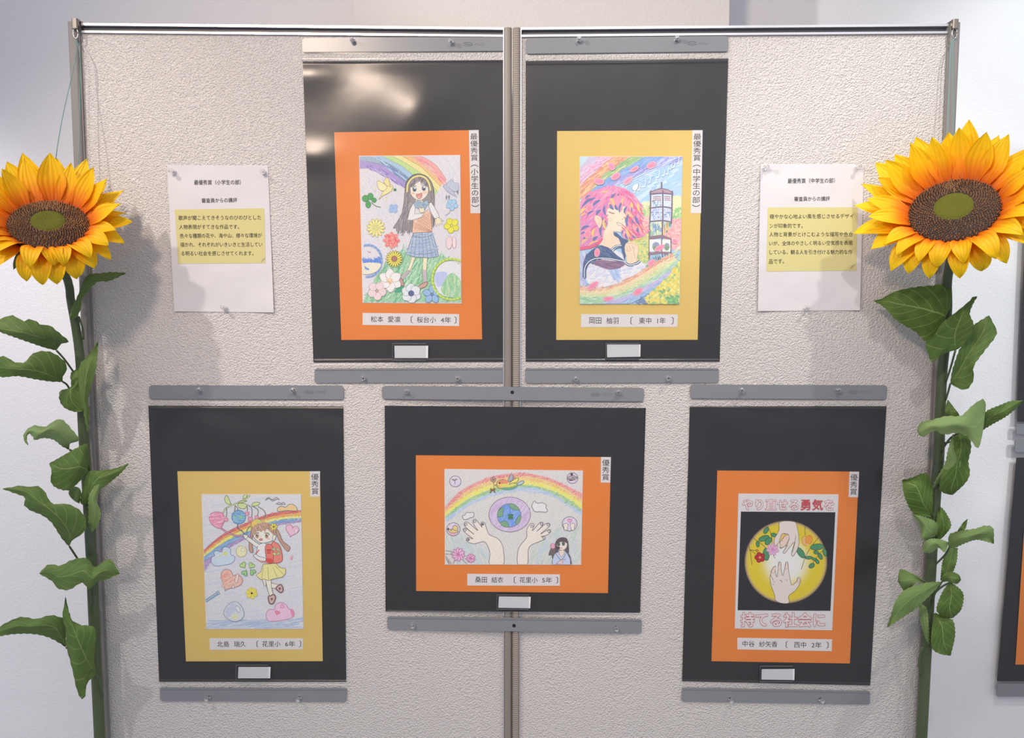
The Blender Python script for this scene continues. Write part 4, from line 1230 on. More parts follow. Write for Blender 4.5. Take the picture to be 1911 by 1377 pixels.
def art_balloons(A):
    A.soft = 0.10
    # crop origin 370,915 at 9.322
    V = 1212
    ol = (92, 92, 100)
    A.strokes([(70, 80), (1780, 80), (1830, 2400), (140, 2400)], [(196, 200, 218), (212, 206, 214), (206, 208, 218), (190, 198, 220)], 300, 340, -.12, 16, 2, .1)
    A.strokes([(130, 2250), (1820, 2230), (1830, 2400), (140, 2400)], [(170, 184, 212), (184, 194, 216), (160, 176, 208)], 120, 300, -.1, 16, 3, .15)
    r = [[(95, 1040), (250, 900), (450, 750), (700, 620), (900, 540), (1200, 420), (1500, 365), (1795, 345)], [(95, 1080), (280, 920), (480, 785), (720, 660), (920, 585), (1190, 475), (1500, 410), (1795, 385)],
         [(100, 1110), (350, 915), (560, 780), (800, 680), (950, 620), (1190, 515), (1500, 455), (1795, 440)], [(100, 1155), (300, 1000), (600, 820), (800, 735), (960, 680), (1210, 560), (1500, 500), (1795, 482)],
         [(100, 1240), (300, 1080), (560, 930), (800, 800), (960, 745), (1260, 610), (1500, 555), (1795, 525)], [(100, 1400), (230, 1240), (540, 1000), (820, 850), (1000, 780), (1380, 620), (1600, 570), (1795, 550)]]
    A.bands(r, [(206, 104, 104), (232, 160, 96), (238, 222, 130), (126, 164, 208), (168, 144, 196)], (120, 100, 110), 4)
    for i, cs in enumerate(([(190, 80, 90), (220, 130, 120)], [(226, 140, 70), (240, 180, 120)], [(240, 230, 160), (234, 212, 100)], [(100, 146, 206), (160, 186, 214)], [(150, 120, 186), (190, 170, 206)])):
        A.strokes(r[i] + r[i + 1][::-1], cs, 70, 120, -.5, 9, 5 + i, .25)
    # clouds
    A.poly([(1385, 365), (1385, 310), (1440, 275), (1520, 295), (1570, 250), (1650, 245), (1710, 300), (1712, 355), (1550, 350)], (240, 192, 138), True, ol, 9)
    A.poly([(290, V + 100), (225, 1240), (240, 1160), (285, 1135), (270, 1080), (320, 1050), (405, 1070), (430, 1000), (500, 985), (560, 1030), (560, 1110), (630, 1150), (630, 1215), (570, 1275), (450, 1300)], (192, 206, 226), True, (90, 112, 160), 9)
    A.line([(325, 1170), (430, 1110)], (205, 205, 130), 12); A.flower(470, 1095, 40, 5, (205, 205, 110))
    A.poly([(1230, V + 1060), (1180, V + 970), (1200, V + 890), (1260, V + 855), (1325, V + 860), (1345, V + 780), (1440, V + 740), (1530, V + 780), (1570, V + 850), (1640, V + 860), (1670, V + 930), (1630, V + 1000), (1450, V + 1050)], (234, 184, 212), True, (180, 110, 150), 10)
    A.heart(1375, V + 915, 42, (224, 130, 160), (190, 80, 120), 7, .3); A.heart(1460, V + 805, 38, (236, 170, 196), (190, 80, 120), 7, .8)
    A.poly([(1600, V + 850), (1665, V + 900), (1665, V + 960), (1630, V + 980)], (220, 130, 170))
    # branch
    br = (124, 134, 96)
    A.line([(905, 85), (780, 170), (600, 250), (480, 310), (430, 400)], br, 26); A.line([(905, 85), (780, 170), (600, 250), (480, 310), (430, 400)], (196, 204, 160), 12)
    for L in ([(490, 300), (495, 380), (490, 470)], [(640, 260), (640, 320), (625, 380)], [(640, 260), (690, 320), (670, 350)], [(840, 250), (855, 310), (850, 360)], [(860, 250), (920, 300), (935, 370), (930, 460)], [(930, 270), (1030, 330), (1040, 400), (1020, 450)], [(1040, 280), (1140, 350), (1170, 430), (1130, 500)]):
        A.line(L, (110, 112, 104), 14)
    for p in ([(485, 85), (460, 140), (470, 200), (520, 240), (565, 240), (550, 190), (520, 120)], [(780, 140), (790, 90), (840, 65), (850, 100), (820, 135)], [(690, 235), (760, 225), (840, 245), (820, 310), (740, 315), (700, 280)], [(930, 270), (960, 215), (1020, 205), (1070, 215), (1050, 250), (1000, 270)], [(700, 225), (760, 180), (850, 180), (800, 200)]):
        A.poly(p, (196, 208, 150), True, (90, 110, 70), 9)
    for x, y, q in ((487, 510, 38), (848, 405, 40), (905, 500, 48), (1015, 475, 40)):
        A.flower(x, y, q, 4, (226, 150, 178), (226, 150, 178), .5, (150, 90, 110), 7, .78)
    # balloons
    A.line([(400, 660), (520, 740), (680, 790), (820, 790)], (110, 60, 80), 30); A.line([(400, 660), (520, 740), (680, 790), (820, 790)], (214, 150, 170), 16)
    A.line([(685, 590), (690, 660), (760, 710), (820, 780)], (90, 90, 110), 16); A.line([(910, 620), (850, 690), (830, 780)], (110, 130, 120), 16)
    A.poly([(325, 375), (420, 400), (457, 490), (440, 570), (400, 640), (410, 660), (370, 660), (300, 640), (220, 570), (192, 490), (230, 400)], (226, 150, 182), True, (160, 80, 110), 9)
    A.strokes([(230, 420), (420, 420), (450, 500), (380, 620), (230, 560)], [(214, 120, 160), (236, 176, 196)], 50, 130, -.3, 12, 4)
    A.ell(702, 465, 120, 120, (112, 160, 208), (70, 100, 150), 10); A.strokes([(620, 400), (780, 400), (790, 520), (640, 540)], [(90, 140, 200), (140, 180, 214), (120, 180, 150)], 50, 90, .2, 12, 5)
    A.ell(740, 465, 26, 22, (130, 190, 130))
    A.ell(1016, 592, 96, 92, (234, 188, 96), (130, 130, 60), 9); A.poly([(1030, 505), (1100, 540), (1108, 620), (1050, 670), (1035, 600)], (190, 206, 100))
    A.heart(1632, 695, 116, (232, 178, 206), (170, 90, 140), 9, .25); A.ell(1700, 705, 20, 46, (226, 214, 226), (170, 130, 170), 6, .15)
    A.heart(560, V + 350, 200, (236, 178, 168), (150, 100, 100), 9, .50); A.strokes([(450, V + 250), (520, V + 280), (640, V + 330), (560, V + 430), (450, V + 440)], [(232, 150, 140), (240, 190, 176)], 70, 160, -.5, 12, 6)
    A.ell(672, V + 320, 30, 84, (230, 200, 200), (130, 90, 100), 6, .2); A.ell(607, V + 465, 22, 30, (230, 200, 200), (130, 90, 100), 6)
    A.line([(350, V + 570), (240, V + 640), (125, V + 715)], (80, 110, 140), 44); A.line([(350, V + 570), (240, V + 640), (128, V + 715)], (150, 186, 206), 26)
    A.poly([(320, V + 545), (345, V + 535), (375, V + 590), (345, V + 605)], (160, 190, 206), False, (80, 110, 140), 8)
    A.ell(750, 1062, 92, 94, (222, 216, 176), (150, 150, 90), 7); A.ell(775, 1035, 24, 40, (222, 220, 214), (150, 150, 110), 5, -.5)
    A.poly([(640, V + 720), (740, V + 790), (795, V + 920), (760, V + 1020), (650, V + 1068), (540, V + 1040), (450, V + 960), (460, V + 860), (530, V + 770)], (200, 204, 218), True, (120, 124, 140), 8)
    A.ell(690, V + 850, 34, 66, (212, 214, 220), (120, 124, 140), 7, -.45); A.ell(640, V + 985, 66, 50, (208, 210, 180)); A.strokes([(480, V + 850), (600, V + 760), (640, V + 860), (540, V + 980)], (184, 188, 214), 40, 120, -.6, 10, 4)
    for x, y, rot in ((778, V + 88, -.6), (925, V + 95, .6), (808, V + 225, -2.6), (945, V + 210, 2.4)):
        A.heart(x, y, 56, (178, 206, 130) if y < V + 150 else (140, 190, 130), (80, 120, 80), 8, rot)
    A.flower(930, V + 576, 100, 6, (222, 206, 84), None, .2, (190, 170, 60), 6, .3, 1.1); A.ell(930, V + 578, 17, 17, (30, 26, 24))
    for L in ([(1165, 175), (1215, 125), (1290, 160), (1360, 122), (1412, 165)], [(1180, 165), (1230, 140), (1290, 182), (1370, 150), (1412, 165)], [(1352, 238), (1400, 208), (1440, 228), (1480, 208), (1518, 245)], [(1365, 238), (1440, 245), (1510, 240)]):
        A.line(L, (110, 112, 122), 9)
    A.poly([(1645, 1120), (1590, 1190), (1635, 1215)], (226, 140, 170), False)
    # the girl
    hr = (182, 142, 124)
    A.poly([(1350, 670), (1400, 720), (1470, 880), (1590, 980), (1585, 1030), (1550, 1060), (1450, 940), (1375, 800)], hr, True, (100, 76, 76), 9)
    A.poly([(930, 640), (960, 700), (930, 900), (955, 1050), (925, 1085), (885, 1030), (890, 880), (915, 760)], hr, True, (100, 76, 76), 9)
    A.poly([(1045, 950), (1170, 925), (1200, 1080), (1170, 1200), (1010, 1170), (960, 1140), (1010, 1080)], (226, 222, 226), True, ol, 8)
    A.poly([(820, 815), (860, 800), (1065, 945), (1010, 990), (830, 850)], (234, 220, 214), False, ol, 8)
    A.poly([(790, 770), (850, 780), (860, 820), (820, 840), (795, 810)], (234, 220, 214), True, ol, 7)
    rd = (230, 124, 112)
    A.poly([(1280, 915), (1380, 925), (1435, 1010), (1465, 1170), (1440, 1240), (1330, 1265), (1270, 1200)], rd, True, (130, 70, 70), 10)
    A.poly([(1165, 985), (1220, 930), (1280, 960), (1305, 1050), (1300, 1240), (1220, 1262), (1180, 1160)], (232, 112, 100), True, (130, 70, 70), 10)
    A.line([(1180, 1035), (1240, 1030), (1300, 1040)], (150, 60, 60), 12); A.poly([(1200, 1040), (1255, 1040), (1255, 1100), (1205, 1100)], (205, 80, 80), False, (130, 50, 50), 7)
    A.poly([(1180, 1180), (1290, 1200), (1280, 1260), (1200, 1260)], (206, 66, 66))
    for x, y, q in ((1315, 1020, -.6), (1390, 1030, .6), (1325, 1105, -2.5), (1395, 1100, 2.5)):
        A.heart(x, y, 34, (206, 206, 130) if q < -2 else (170, 190, 150), (120, 110, 80), 7, q)
    A.line([(1060, 1030), (1010, 1100), (980, 1130), (1060, 1150)], (210, 110, 110), 20)
    A.poly([(960, 1140), (1000, 1110), (1060, 1150), (1170, 1180), (1160, 1230), (1050, 1210)], (226, 222, 226), True, ol, 8)
    A.poly([(1010, 1200), (1120, 1230), (1200, 1245), (1190, 1262), (1080, 1250)], (196, 140, 120), False)
    A.poly([(950, 740), (975, 830), (1040, 890), (1110, 915), (1200, 905), (1290, 870), (1340, 800), (1310, 700), (1130, 660), (990, 700)], (238, 222, 214), True, ol, 8)
    A.poly([(1290, 810), (1330, 760), (1352, 800), (1330, 860), (1295, 880)], (238, 222, 214), True, ol, 8)
    A.poly([(940, 690), (960, 620), (1060, 570), (1130, 550), (1220, 565), (1310, 630), (1350, 710), (1335, 790), (1290, 760), (1220, 690), (1190, 650), (1160, 740), (1140, 690), (1090, 730), (1060, 690), (1000, 730), (950, 780)], hr, False)
    A.strokes([(960, 660), (1120, 570), (1300, 640), (1330, 760), (1200, 650), (1000, 710)], [(150, 112, 100), (206, 170, 150)], 50, 90, 1.1, 8, 3, .5)
    A.flower(1312, 632, 62, 6, (236, 210, 90), (60, 50, 40), .2, (150, 120, 50), 7)
    for x, y in ((1025, 790), (1190, 792)):
        A.ell(x, y, 34, 46, (206, 196, 180)); A.ell(x, y + 4, 28, 42, (170, 134, 96)); A.ell(x, y - 12, 18, 20, (80, 62, 60)); A.ell(x + 8, y - 22, 9, 9, (238, 236, 232))
        sg = 1 if x > 1100 else -1
        A.line([(x - sg * 34, y - 46), (x, y - 54), (x + sg * 30, y - 42), (x + sg * 50, y - 14)], (70, 56, 58), 11)
    A.ell(1090, 855, 30, 18, (220, 130, 120), (120, 70, 70), 7); A.ell(1215, 840, 30, 16, (236, 180, 176))
    # skirt, legs
    lg = (226, 216, 206)
    A.poly([(1270, V + 400), (1410, V + 432), (1390, V + 500), (1270, V + 482)], lg, False, ol, 8)
    A.poly([(1115, V + 330), (1170, V + 330), (1180, V + 460), (1145, V + 440)], lg, False, ol, 8)
    A.poly([(1165, V + 330), (1265, V + 340), (1275, V + 480), (1305, V + 610), (1240, V + 625), (1195, V + 470)], lg, False, ol, 8)
    A.poly([(1130, V + 75), (1350, V + 58), (1420, V + 130), (1520, V + 152), (1515, V + 240), (1460, V + 295), (1300, V + 330), (1220, V + 356), (1150, V + 330), (1090, V + 340), (1005, V + 268), (1090, V + 200)], (238, 214, 146), False, (130, 100, 70), 9)
    for L in ([(1130, V + 130), (1105, V + 325)], [(1210, V + 120), (1225, V + 340)], [(1295, V + 115), (1375, V + 300)], [(1340, V + 100), (1480, V + 250)]):
        A.line(L, (150, 118, 80), 7)
    for p in ([(1220, V + 640), (1262, V + 620), (1310, V + 600), (1342, V + 645), (1310, V + 745), (1270, V + 762), (1235, V + 740)], [(1350, V + 490), (1400, V + 440), (1445, V + 430), (1476, V + 520), (1440, V + 565), (1395, V + 540)]):
        A.poly(p, (196, 170, 168), True, (112, 74, 78), 20)
        cx = sum(q[0] for q in p) / len(p); cy = sum(q[1] for q in p) / len(p)
        A.ell(cx, cy, 22, 24, (120, 82, 86))

def art_globe(A):
    A.soft = 0.10
    # crop origin 825,870 at 7.078
    ol = (110, 98, 92)
    A.strokes([(40, 60), (1840, 60), (1830, 1000), (40, 1000)], [(216, 210, 196), (206, 206, 196), (226, 216, 206), (214, 214, 200)], 330, 150, -.85, 9, 2, .15)
    A.strokes([(40, 880), (400, 1000), (600, 1100), (620, 1290), (40, 1290)], [(190, 206, 180), (200, 210, 200), (206, 214, 190), (196, 206, 216)], 170, 160, 1.2, 9, 3, .15)
    A.strokes([(1180, 1060), (1500, 850), (1830, 800), (1830, 1290), (1140, 1290)], [(190, 206, 180), (200, 210, 200), (206, 214, 190), (196, 206, 216)], 190, 160, -1.1, 9, 4, .15)
    r = [[(40, 535), (250, 320), (600, 150), (900, 95), (1100, 90), (1400, 150), (1650, 260), (1845, 360)], [(40, 580), (300, 340), (620, 190), (900, 140), (1100, 130), (1400, 190), (1650, 310), (1845, 430)],
         [(40, 622), (320, 385), (640, 240), (900, 190), (1150, 190), (1450, 260), (1680, 380), (1845, 490)], [(40, 655), (350, 430), (650, 300), (950, 250), (1200, 250), (1500, 340), (1700, 450), (1840, 565)],
         [(50, 690), (380, 460), (680, 340), (1000, 280), (1250, 290), (1520, 400), (1700, 520), (1840, 600)], [(60, 730), (400, 495), (700, 380), (1000, 330), (1300, 350), (1550, 450), (1840, 660)]]
    A.bands(r, [(234, 156, 146), (248, 198, 130), (250, 228, 110), (166, 200, 150), (192, 206, 226)])
    for i, cs in enumerate(([(226, 120, 120), (240, 176, 160)], [(244, 180, 100), (250, 214, 140)], [(250, 232, 80), (244, 226, 150)], [(140, 190, 130), (190, 214, 160)], [(176, 196, 226), (206, 214, 226)])):
        A.strokes(r[i] + r[i + 1][::-1], cs, 170, 55, -.5, 8, 5 + i, .5)
    # globe in its halo
    A.ell(893, 637, 274, 230, (212, 188, 208), ol, 7, 0, 40)
    A.strokes([(660, 560), (893, 420), (1140, 560), (1140, 720), (893, 850), (660, 760)], [(200, 170, 200), (222, 204, 216)], 150, 120, -.9, 8, 3, .2)
    A.ell(886, 650, 156, 156, (120, 158, 216), ol, 7)
    A.strokes([(780, 560), (886, 510), (1000, 600), (1000, 720), (886, 790), (780, 720)], [(96, 138, 210), (150, 180, 222)], 90, 80, -1.2, 8, 4, .2)
    gn = (126, 164, 118)
    for p in ([(886, 500), (950, 500), (1010, 550), (1015, 580), (960, 575), (900, 545)], [(740, 600), (800, 540), (805, 600), (795, 660), (750, 670), (732, 660)], [(770, 745), (820, 722), (860, 740), (880, 800), (840, 803), (795, 785)], [(985, 700), (1035, 640), (1040, 690), (1000, 770), (972, 745)]):
        A.poly(p, gn, True, (80, 110, 80), 6)
    A.flower(905, 665, 44, 4, (70, 120, 80), (70, 120, 80), .4, None, 0, .78, 1.2)
    # hands
    sk = (244, 224, 202)
    A.poly([(633, 1302), (632, 1150), (605, 1060), (550, 995), (430, 1022), (345, 1002), (320, 960), (350, 942), (412, 960), (360, 920), (298, 868), (278, 835), (312, 820), (425, 900), (350, 840), (292, 775), (302, 738), (345, 745), (474, 852),
            (440, 800), (408, 735), (418, 702), (448, 706), (532, 810), (513, 760), (530, 733), (562, 752), (600, 860), (632, 907), (740, 960), (790, 1030), (812, 1120), (805, 1302)], sk, True, ol, 7)
    A.poly([(1006, 1302), (998, 1150), (1030, 1050), (1115, 942), (1118, 850), (1150, 775), (1182, 755), (1216, 772), (1190, 856), (1250, 790), (1300, 740), (1335, 745), (1320, 790), (1250, 862), (1340, 780), (1390, 752), (1422, 762), (1415, 795), (1298, 896),
            (1380, 850), (1420, 836), (1438, 852), (1400, 900), (1302, 932), (1350, 928), (1366, 945), (1345, 968), (1270, 1000), (1180, 1042), (1138, 1110), (1125, 1302)], sk, True, ol, 7)
    for x, y in ((345, 968), (300, 845), (314, 768), (432, 728), (535, 762), (1184, 790), (1312, 762), (1400, 772), (1412, 858), (1346, 945)):
        A.ell(x, y, 17, 17, (206, 200, 196), (90, 86, 90), 6)
    A.ell(536, 766, 11, 11, (70, 72, 86)); A.ell(348, 970, 10, 10, (80, 84, 96))
    # clouds and roundels
    A.poly([(285, 700), (270, 660), (305, 640), (320, 615), (370, 612), (410, 610), (422, 640), (410, 670), (370, 680), (330, 700)], (232, 224, 214), True, ol, 7)
    A.poly([(1200, 565), (1185, 520), (1205, 480), (1220, 460), (1260, 490), (1320, 482), (1375, 510), (1370, 550), (1392, 580), (1370, 606), (1300, 600), (1230, 598)], (232, 224, 214), True, ol, 7)
    for x, y, q in ((174, 199, 74), (1722, 156, 72), (148, 832, 88), (1685, 760, 97)):
        A.ell(x, y, q, q * .97, (224, 208, 216), ol, 7)
    A.line([(170, 240), (165, 190), (140, 175)], ol, 8); A.line([(165, 190), (190, 170)], ol, 8); A.ell(148, 178, 16, 9, (150, 170, 130), ol, 5, .4); A.ell(182, 176, 16, 9, (150, 170, 130), ol, 5, -.5)
    A.poly([(1660, 150), (1720, 120), (1790, 150), (1740, 180), (1690, 190)], (190, 170, 166), True, ol, 8); A.ell(1714, 105, 16, 14, (60, 50, 56)); A.line([(1655, 170), (1790, 145)], ol, 8); A.line([(1690, 100), (1760, 190)], ol, 8); A.line([(1680, 185), (1730, 180)], (80, 70, 76), 16)
    A.poly([(80, 850), (110, 830), (170, 835), (215, 860), (180, 880), (120, 880)], (232, 196, 120), True, ol, 7); A.poly([(140, 830), (160, 780), (205, 800), (200, 850)], (232, 200, 130), True, ol, 7); A.ell(118, 845, 7, 7, (60, 50, 50)); A.ell(80, 830, 14, 18, (90, 66, 80)); A.poly([(90, 880), (160, 890), (190, 900), (140, 915)], (232, 170, 180))
    A.heart(1686, 718, 30, (240, 170, 196), (190, 110, 140), 6)
    for x in (1635, 1725):
        A.poly([(x - 20, 840), (x - 26, 800), (x - 36, 770), (x - 14, 760), (x, 750), (x + 16, 758), (x + 32, 772), (x + 22, 805), (x + 20, 840)], sk, True, ol, 6)
    # bird with a posy
    A.poly([(720, 245), (740, 195), (800, 175), (870, 195), (920, 215), (1000, 240), (960, 290), (870, 312), (790, 300), (735, 275)], (238, 190, 96), True, ol, 7)
    A.poly([(735, 215), (800, 178), (880, 200), (860, 225), (780, 235)], (234, 140, 100)); A.poly([(790, 300), (870, 312), (960, 290), (1000, 245), (900, 275), (800, 280)], (110, 170, 120)); A.poly([(760, 240), (880, 225), (990, 235), (900, 270), (800, 272)], (226, 214, 100))
    A.poly([(872, 195), (900, 120), (925, 108), (938, 150), (920, 190)], (170, 172, 184), True, ol, 6); A.poly([(930, 190), (950, 140), (965, 160), (950, 190)], (226, 140, 140), True, ol, 5)
    A.poly([(888, 238), (920, 195), (1000, 150), (1005, 180), (980, 215), (930, 222)], (246, 228, 100), True, ol, 7); A.poly([(990, 245), (1020, 205), (1070, 192), (1080, 215), (1040, 245)], (180, 200, 200), True, ol, 7)
    A.ell(760, 222, 11, 11, (50, 40, 40)); A.poly([(722, 235), (692, 248), (735, 268)], (200, 140, 110), False, ol, 6)
    A.line([(680, 190), (686, 290)], (150, 130, 110), 8); A.flower(676, 175, 36, 5, (206, 160, 130), (130, 90, 80), .3, ol, 6)
    A.poly([(640, 292), (670, 305), (702, 288), (698, 318), (670, 312), (642, 320)], (196, 110, 80), False, (90, 56, 46), 7); A.line([(666, 315), (630, 352)], (120, 70, 56), 12); A.line([(674, 315), (706, 352)], (120, 70, 56), 12)
    # blossoms
    for x, y, q, n in ((215, 1165, 92, 10), (380, 1215, 62, 9)):
        A.flower(x, y, q, n, (238, 178, 206), (206, 110, 150), .2, (170, 90, 120), 6, .2, 1.0, True)
    for L in ([(45, 1115), (120, 1125), (150, 1150)], [(45, 1155), (140, 1165)], [(45, 1185), (130, 1290)], [(150, 1290), (165, 1240)], [(45, 1210), (110, 1290)], [(280, 1240), (330, 1290)], [(300, 1215), (360, 1255)]):
        A.line(L, (150, 120, 120), 6)
    # girl in the corner
    A.poly([(1490, 1120), (1500, 1010), (1540, 955), (1600, 942), (1650, 965), (1670, 1060), (1668, 1150), (1640, 1180), (1620, 1090), (1540, 1070), (1530, 1120)], (96, 80, 80), True, (70, 58, 60), 6)
    A.poly([(1495, 1070), (1440, 1090), (1410, 1170), (1450, 1170), (1460, 1215), (1500, 1140)], (110, 92, 90), True, (70, 58, 60), 6)
    A.poly([(1520, 1010), (1640, 1000), (1645, 1070), (1600, 1105), (1550, 1100), (1525, 1060)], (246, 222, 200), True, ol, 5)
    A.poly([(1500, 1010), (1540, 955), (1610, 945), (1650, 975), (1655, 1020), (1600, 990), (1550, 985), (1515, 1030)], (90, 74, 74))
    A.poly([(1470, 1302), (1480, 1170), (1540, 1130), (1620, 1120), (1670, 1180), (1700, 1302)], (196, 204, 220), True, ol, 7)
    A.poly([(1545, 1110), (1610, 1105), (1615, 1150), (1575, 1200), (1545, 1150)], (244, 214, 190), False, ol, 5)
    A.line([(1500, 1150), (1575, 1235), (1640, 1140)], ol, 7); A.poly([(1505, 1290), (1560, 1240), (1640, 1225), (1590, 1265), (1595, 1300)], (226, 196, 200), False, ol, 6)
    A.line([(1640, 1120), (1690, 1200), (1700, 1302)], (96, 80, 80), 14)
    for x, y in ((1540, 1030), (1603, 1022)):
        A.ell(x, y, 17, 24, (110, 130, 110), (60, 50, 50), 7); A.ell(x, y + 2, 7, 12, (50, 46, 46))
    A.poly([(1505, 1070), (1540, 1060), (1560, 1080), (1530, 1100)], (66, 58, 62)); A.ell(1462, 1055, 30, 34, (236, 160, 180), (170, 100, 120), 6); A.line([(1565, 1080), (1590, 1078)], (190, 90, 90), 8)

def art_hands(A):
    # crop origin 1365,915 at 5.195
    A.poly([(92, 205), (1008, 212), (960, 1168), (60, 1162)], (44, 42, 44), False)
    # the glowing disc: rings of colour from the centre out
    cx, cy, R, n = 528, 694, 404, 72
    rings = [(0.0, (236, 232, 228)), (0.30, (236, 232, 226)), (0.42, (236, 230, 206)), (0.62, (230, 206, 90)), (0.74, (226, 200, 46)), (0.90, (226, 200, 58)), (0.94, (214, 186, 92)), (0.972, (170, 142, 110)), (1.0, (60, 54, 54))]
    vs, cs, fs = [], [], []
    for i, (r, c) in enumerate(rings):
        ccx, ccy = cx, cy
        for k in range(n):
            a = 2 * PI * k / n
            sx = 1.0
            vs.append((ccx + R * r * math.cos(a) * (1 if r > .9 else 0.92 + .08 * r), ccy + R * r * math.sin(a)))
            cs.append(A.col(c))
    for i in range(len(rings) - 1):
        for k in range(n):
            fs.append((i * n + k, i * n + (k + 1) % n, (i + 1) * n + (k + 1) % n, (i + 1) * n + k))
    A.put(vs, fs, cs)
    ol = (96, 84, 70)
    gr, gd = (84, 146, 104), (50, 84, 60)
    for L in ([(352, 345), (385, 430), (400, 540), (405, 620), (424, 660)], [(210, 460), (280, 510), (360, 580)], [(168, 540), (185, 610), (200, 722)], [(175, 572), (240, 620)], [(180, 575), (240, 585)],
              [(715, 340), (712, 400), (718, 440)], [(850, 450), (770, 550), (715, 650), (678, 768)], [(900, 570), (840, 630), (780, 720)]):
        A.line(L, (96, 92, 56), 5)
    for x, y, rx, ry, a in ((336, 388, 36, 20, -1.0), (315, 465, 54, 26, -.35), (358, 492, 42, 26, -.9), (255, 520, 30, 16, 1.5), (412, 432, 30, 18, .2), (337, 620, 60, 30, 1.5), (672, 605, 60, 28, .95), (830, 548, 66, 30, -.1), (905, 600, 38, 18, 1.4),
                            (750, 652, 36, 15, -.05), (822, 602, 26, 17, .3), (862, 640, 32, 18, 1.1), (805, 668, 28, 13, .3), (832, 690, 24, 16, 1.0), (778, 730, 30, 21, -.6)):
        A.ell(x, y, rx, ry, gr, gd, 5, a, 20)
    A.flower(276, 650, 50, 5, (196, 50, 50), (232, 150, 90), .26, (110, 30, 30), 5, -.6, 1.3)
    A.flower(249, 584, 15, 4, (170, 60, 60), (226, 190, 90), .4)
    A.flower(400, 572, 64, 7, (226, 176, 206), (214, 140, 180), .2, (196, 130, 170), 3, .3, .9, True)
    A.ell(715, 490, 30, 46, (236, 184, 120), (190, 130, 60), 4, -.3); A.ell(752, 478, 34, 44, (236, 160, 70), (200, 130, 60), 4, .2); A.ell(740, 525, 12, 12, (232, 196, 130))
    sk = (232, 216, 206)
    A.poly([(474, 305), (612, 305), (640, 370), (652, 440), (650, 540), (612, 620), (596, 638), (582, 625), (590, 580), (612, 500), (556, 560), (520, 608), (500, 605), (520, 570), (540, 530), (480, 562), (472, 548), (530, 480), (555, 440), (540, 422), (490, 425),
            (468, 490), (440, 530), (418, 535), (415, 470), (440, 430), (462, 380)], sk, True, ol, 4)
    A.poly([(490, 420), (548, 424), (556, 450), (500, 498), (468, 500), (466, 480)], (232, 196, 120), False, ol, 4)
    A.poly([(470, 500), (520, 440), (555, 428), (562, 470), (520, 540), (475, 560)], (236, 206, 190), False, ol, 4)
    for L in ([(625, 435), (612, 520), (590, 600)], [(556, 470), (540, 530), (500, 600)]):
        A.line(L, ol, 4)
    A.poly([(424, 1062), (420, 1020), (385, 920), (374, 850), (380, 815), (386, 780), (410, 742), (430, 735), (424, 775), (440, 842), (452, 760), (458, 700), (470, 692), (480, 705), (484, 770), (498, 828), (514, 770), (526, 705), (538, 690), (548, 706), (556, 790),
            (578, 905), (590, 918), (630, 885), (642, 850), (655, 842), (668, 860), (664, 900), (620, 970), (556, 1022), (556, 1090), (480, 1092)], sk, True, ol, 4)
    for p in ([(386, 790), (412, 742), (430, 738), (420, 790), (400, 805)], [(449, 775), (462, 700), (478, 705), (482, 760)], [(516, 770), (530, 700), (546, 706), (550, 755)], [(634, 885), (648, 850), (665, 862), (658, 905)]):
        A.poly(p, (240, 208, 196), False, (170, 130, 120), 3)
    for L in ([(376, 820), (396, 850), (405, 870)], [(470, 880), (482, 868), (490, 893)], [(532, 862), (540, 875)], [(410, 880), (420, 892)], [(398, 905), (410, 915)]):
        A.line(L, ol, 4)

mount(PL, 'orange mounted drawing of a girl under a rainbow, upper left', [(623.6, 246.9), (893, 242.6), (899.7, 633.2), (637, 634.3)], M['orange'],
      [(875, 243), (893.3, 242.4), (896.3, 397.8), (878, 398)], '最優秀賞（小学生の部）', [(676.6, 583.8), (856.8, 586), (856.8, 608.5), (676.6, 606.3)],
      [('松本', .085, .215), ('愛凛', .262, .392), ('〔', .50, .522), ('桜台小', .562, .76), ('4年', .81, .915), ('〕', .95, .972)],
      [(670, 290.7), (859, 289.2), (861.5, 566.4), (676.6, 565.3)], (226, 208, 206), (224, 206, 208), 'crayon', art_girl, 665, 285, 9.495)
mount(PR, 'yellow mounted painting of a pink haired girl beside a tower', [(1039.7, 244.5), (1311, 243), (1302, 634), (1038, 634.3)], M['yellow'],
      [(1292, 243), (1311.3, 242.8), (1308.3, 397.8), (1289, 397.8)], '最優秀賞（中学生の部）', [(1084.7, 586), (1265, 586.8), (1264, 610), (1084, 610.4)],
      [('岡田', .085, .21), ('柚羽', .262, .388), ('〔', .512, .535), ('東中', .60, .728), ('1年', .79, .875), ('〕', .935, .958)],
      [(1081.8, 291.7), (1274, 291.7), (1268.4, 567.6), (1081.4, 568.3)], (226, 216, 208), (176, 202, 220), 'paint', art_painting, 1075, 285, 9.322)
mount(PL, 'yellow mounted drawing of a girl with balloons and red school bag', [(331, 879.4), (597, 879.4), (602.3, 1233.6), (347, 1234)], M['yellow'],
      [(578, 879.4), (597.3, 879.2), (596.7, 926.5), (579, 927)], '優秀賞', [(391, 1191), (565.7, 1191), (565, 1211.7), (391.4, 1212.6)],
      [('北島', .08, .208), ('瑞久', .262, .388), ('〔', .502, .525), ('花里小', .563, .76), ('6年', .81, .915), ('〕', .957, .98)],
      [(375.8, 922), (562, 922), (566.6, 1173.7), (384.5, 1174)], (212, 208, 214), (208, 206, 216), 'crayon', art_balloons, 370, 915, 9.322)
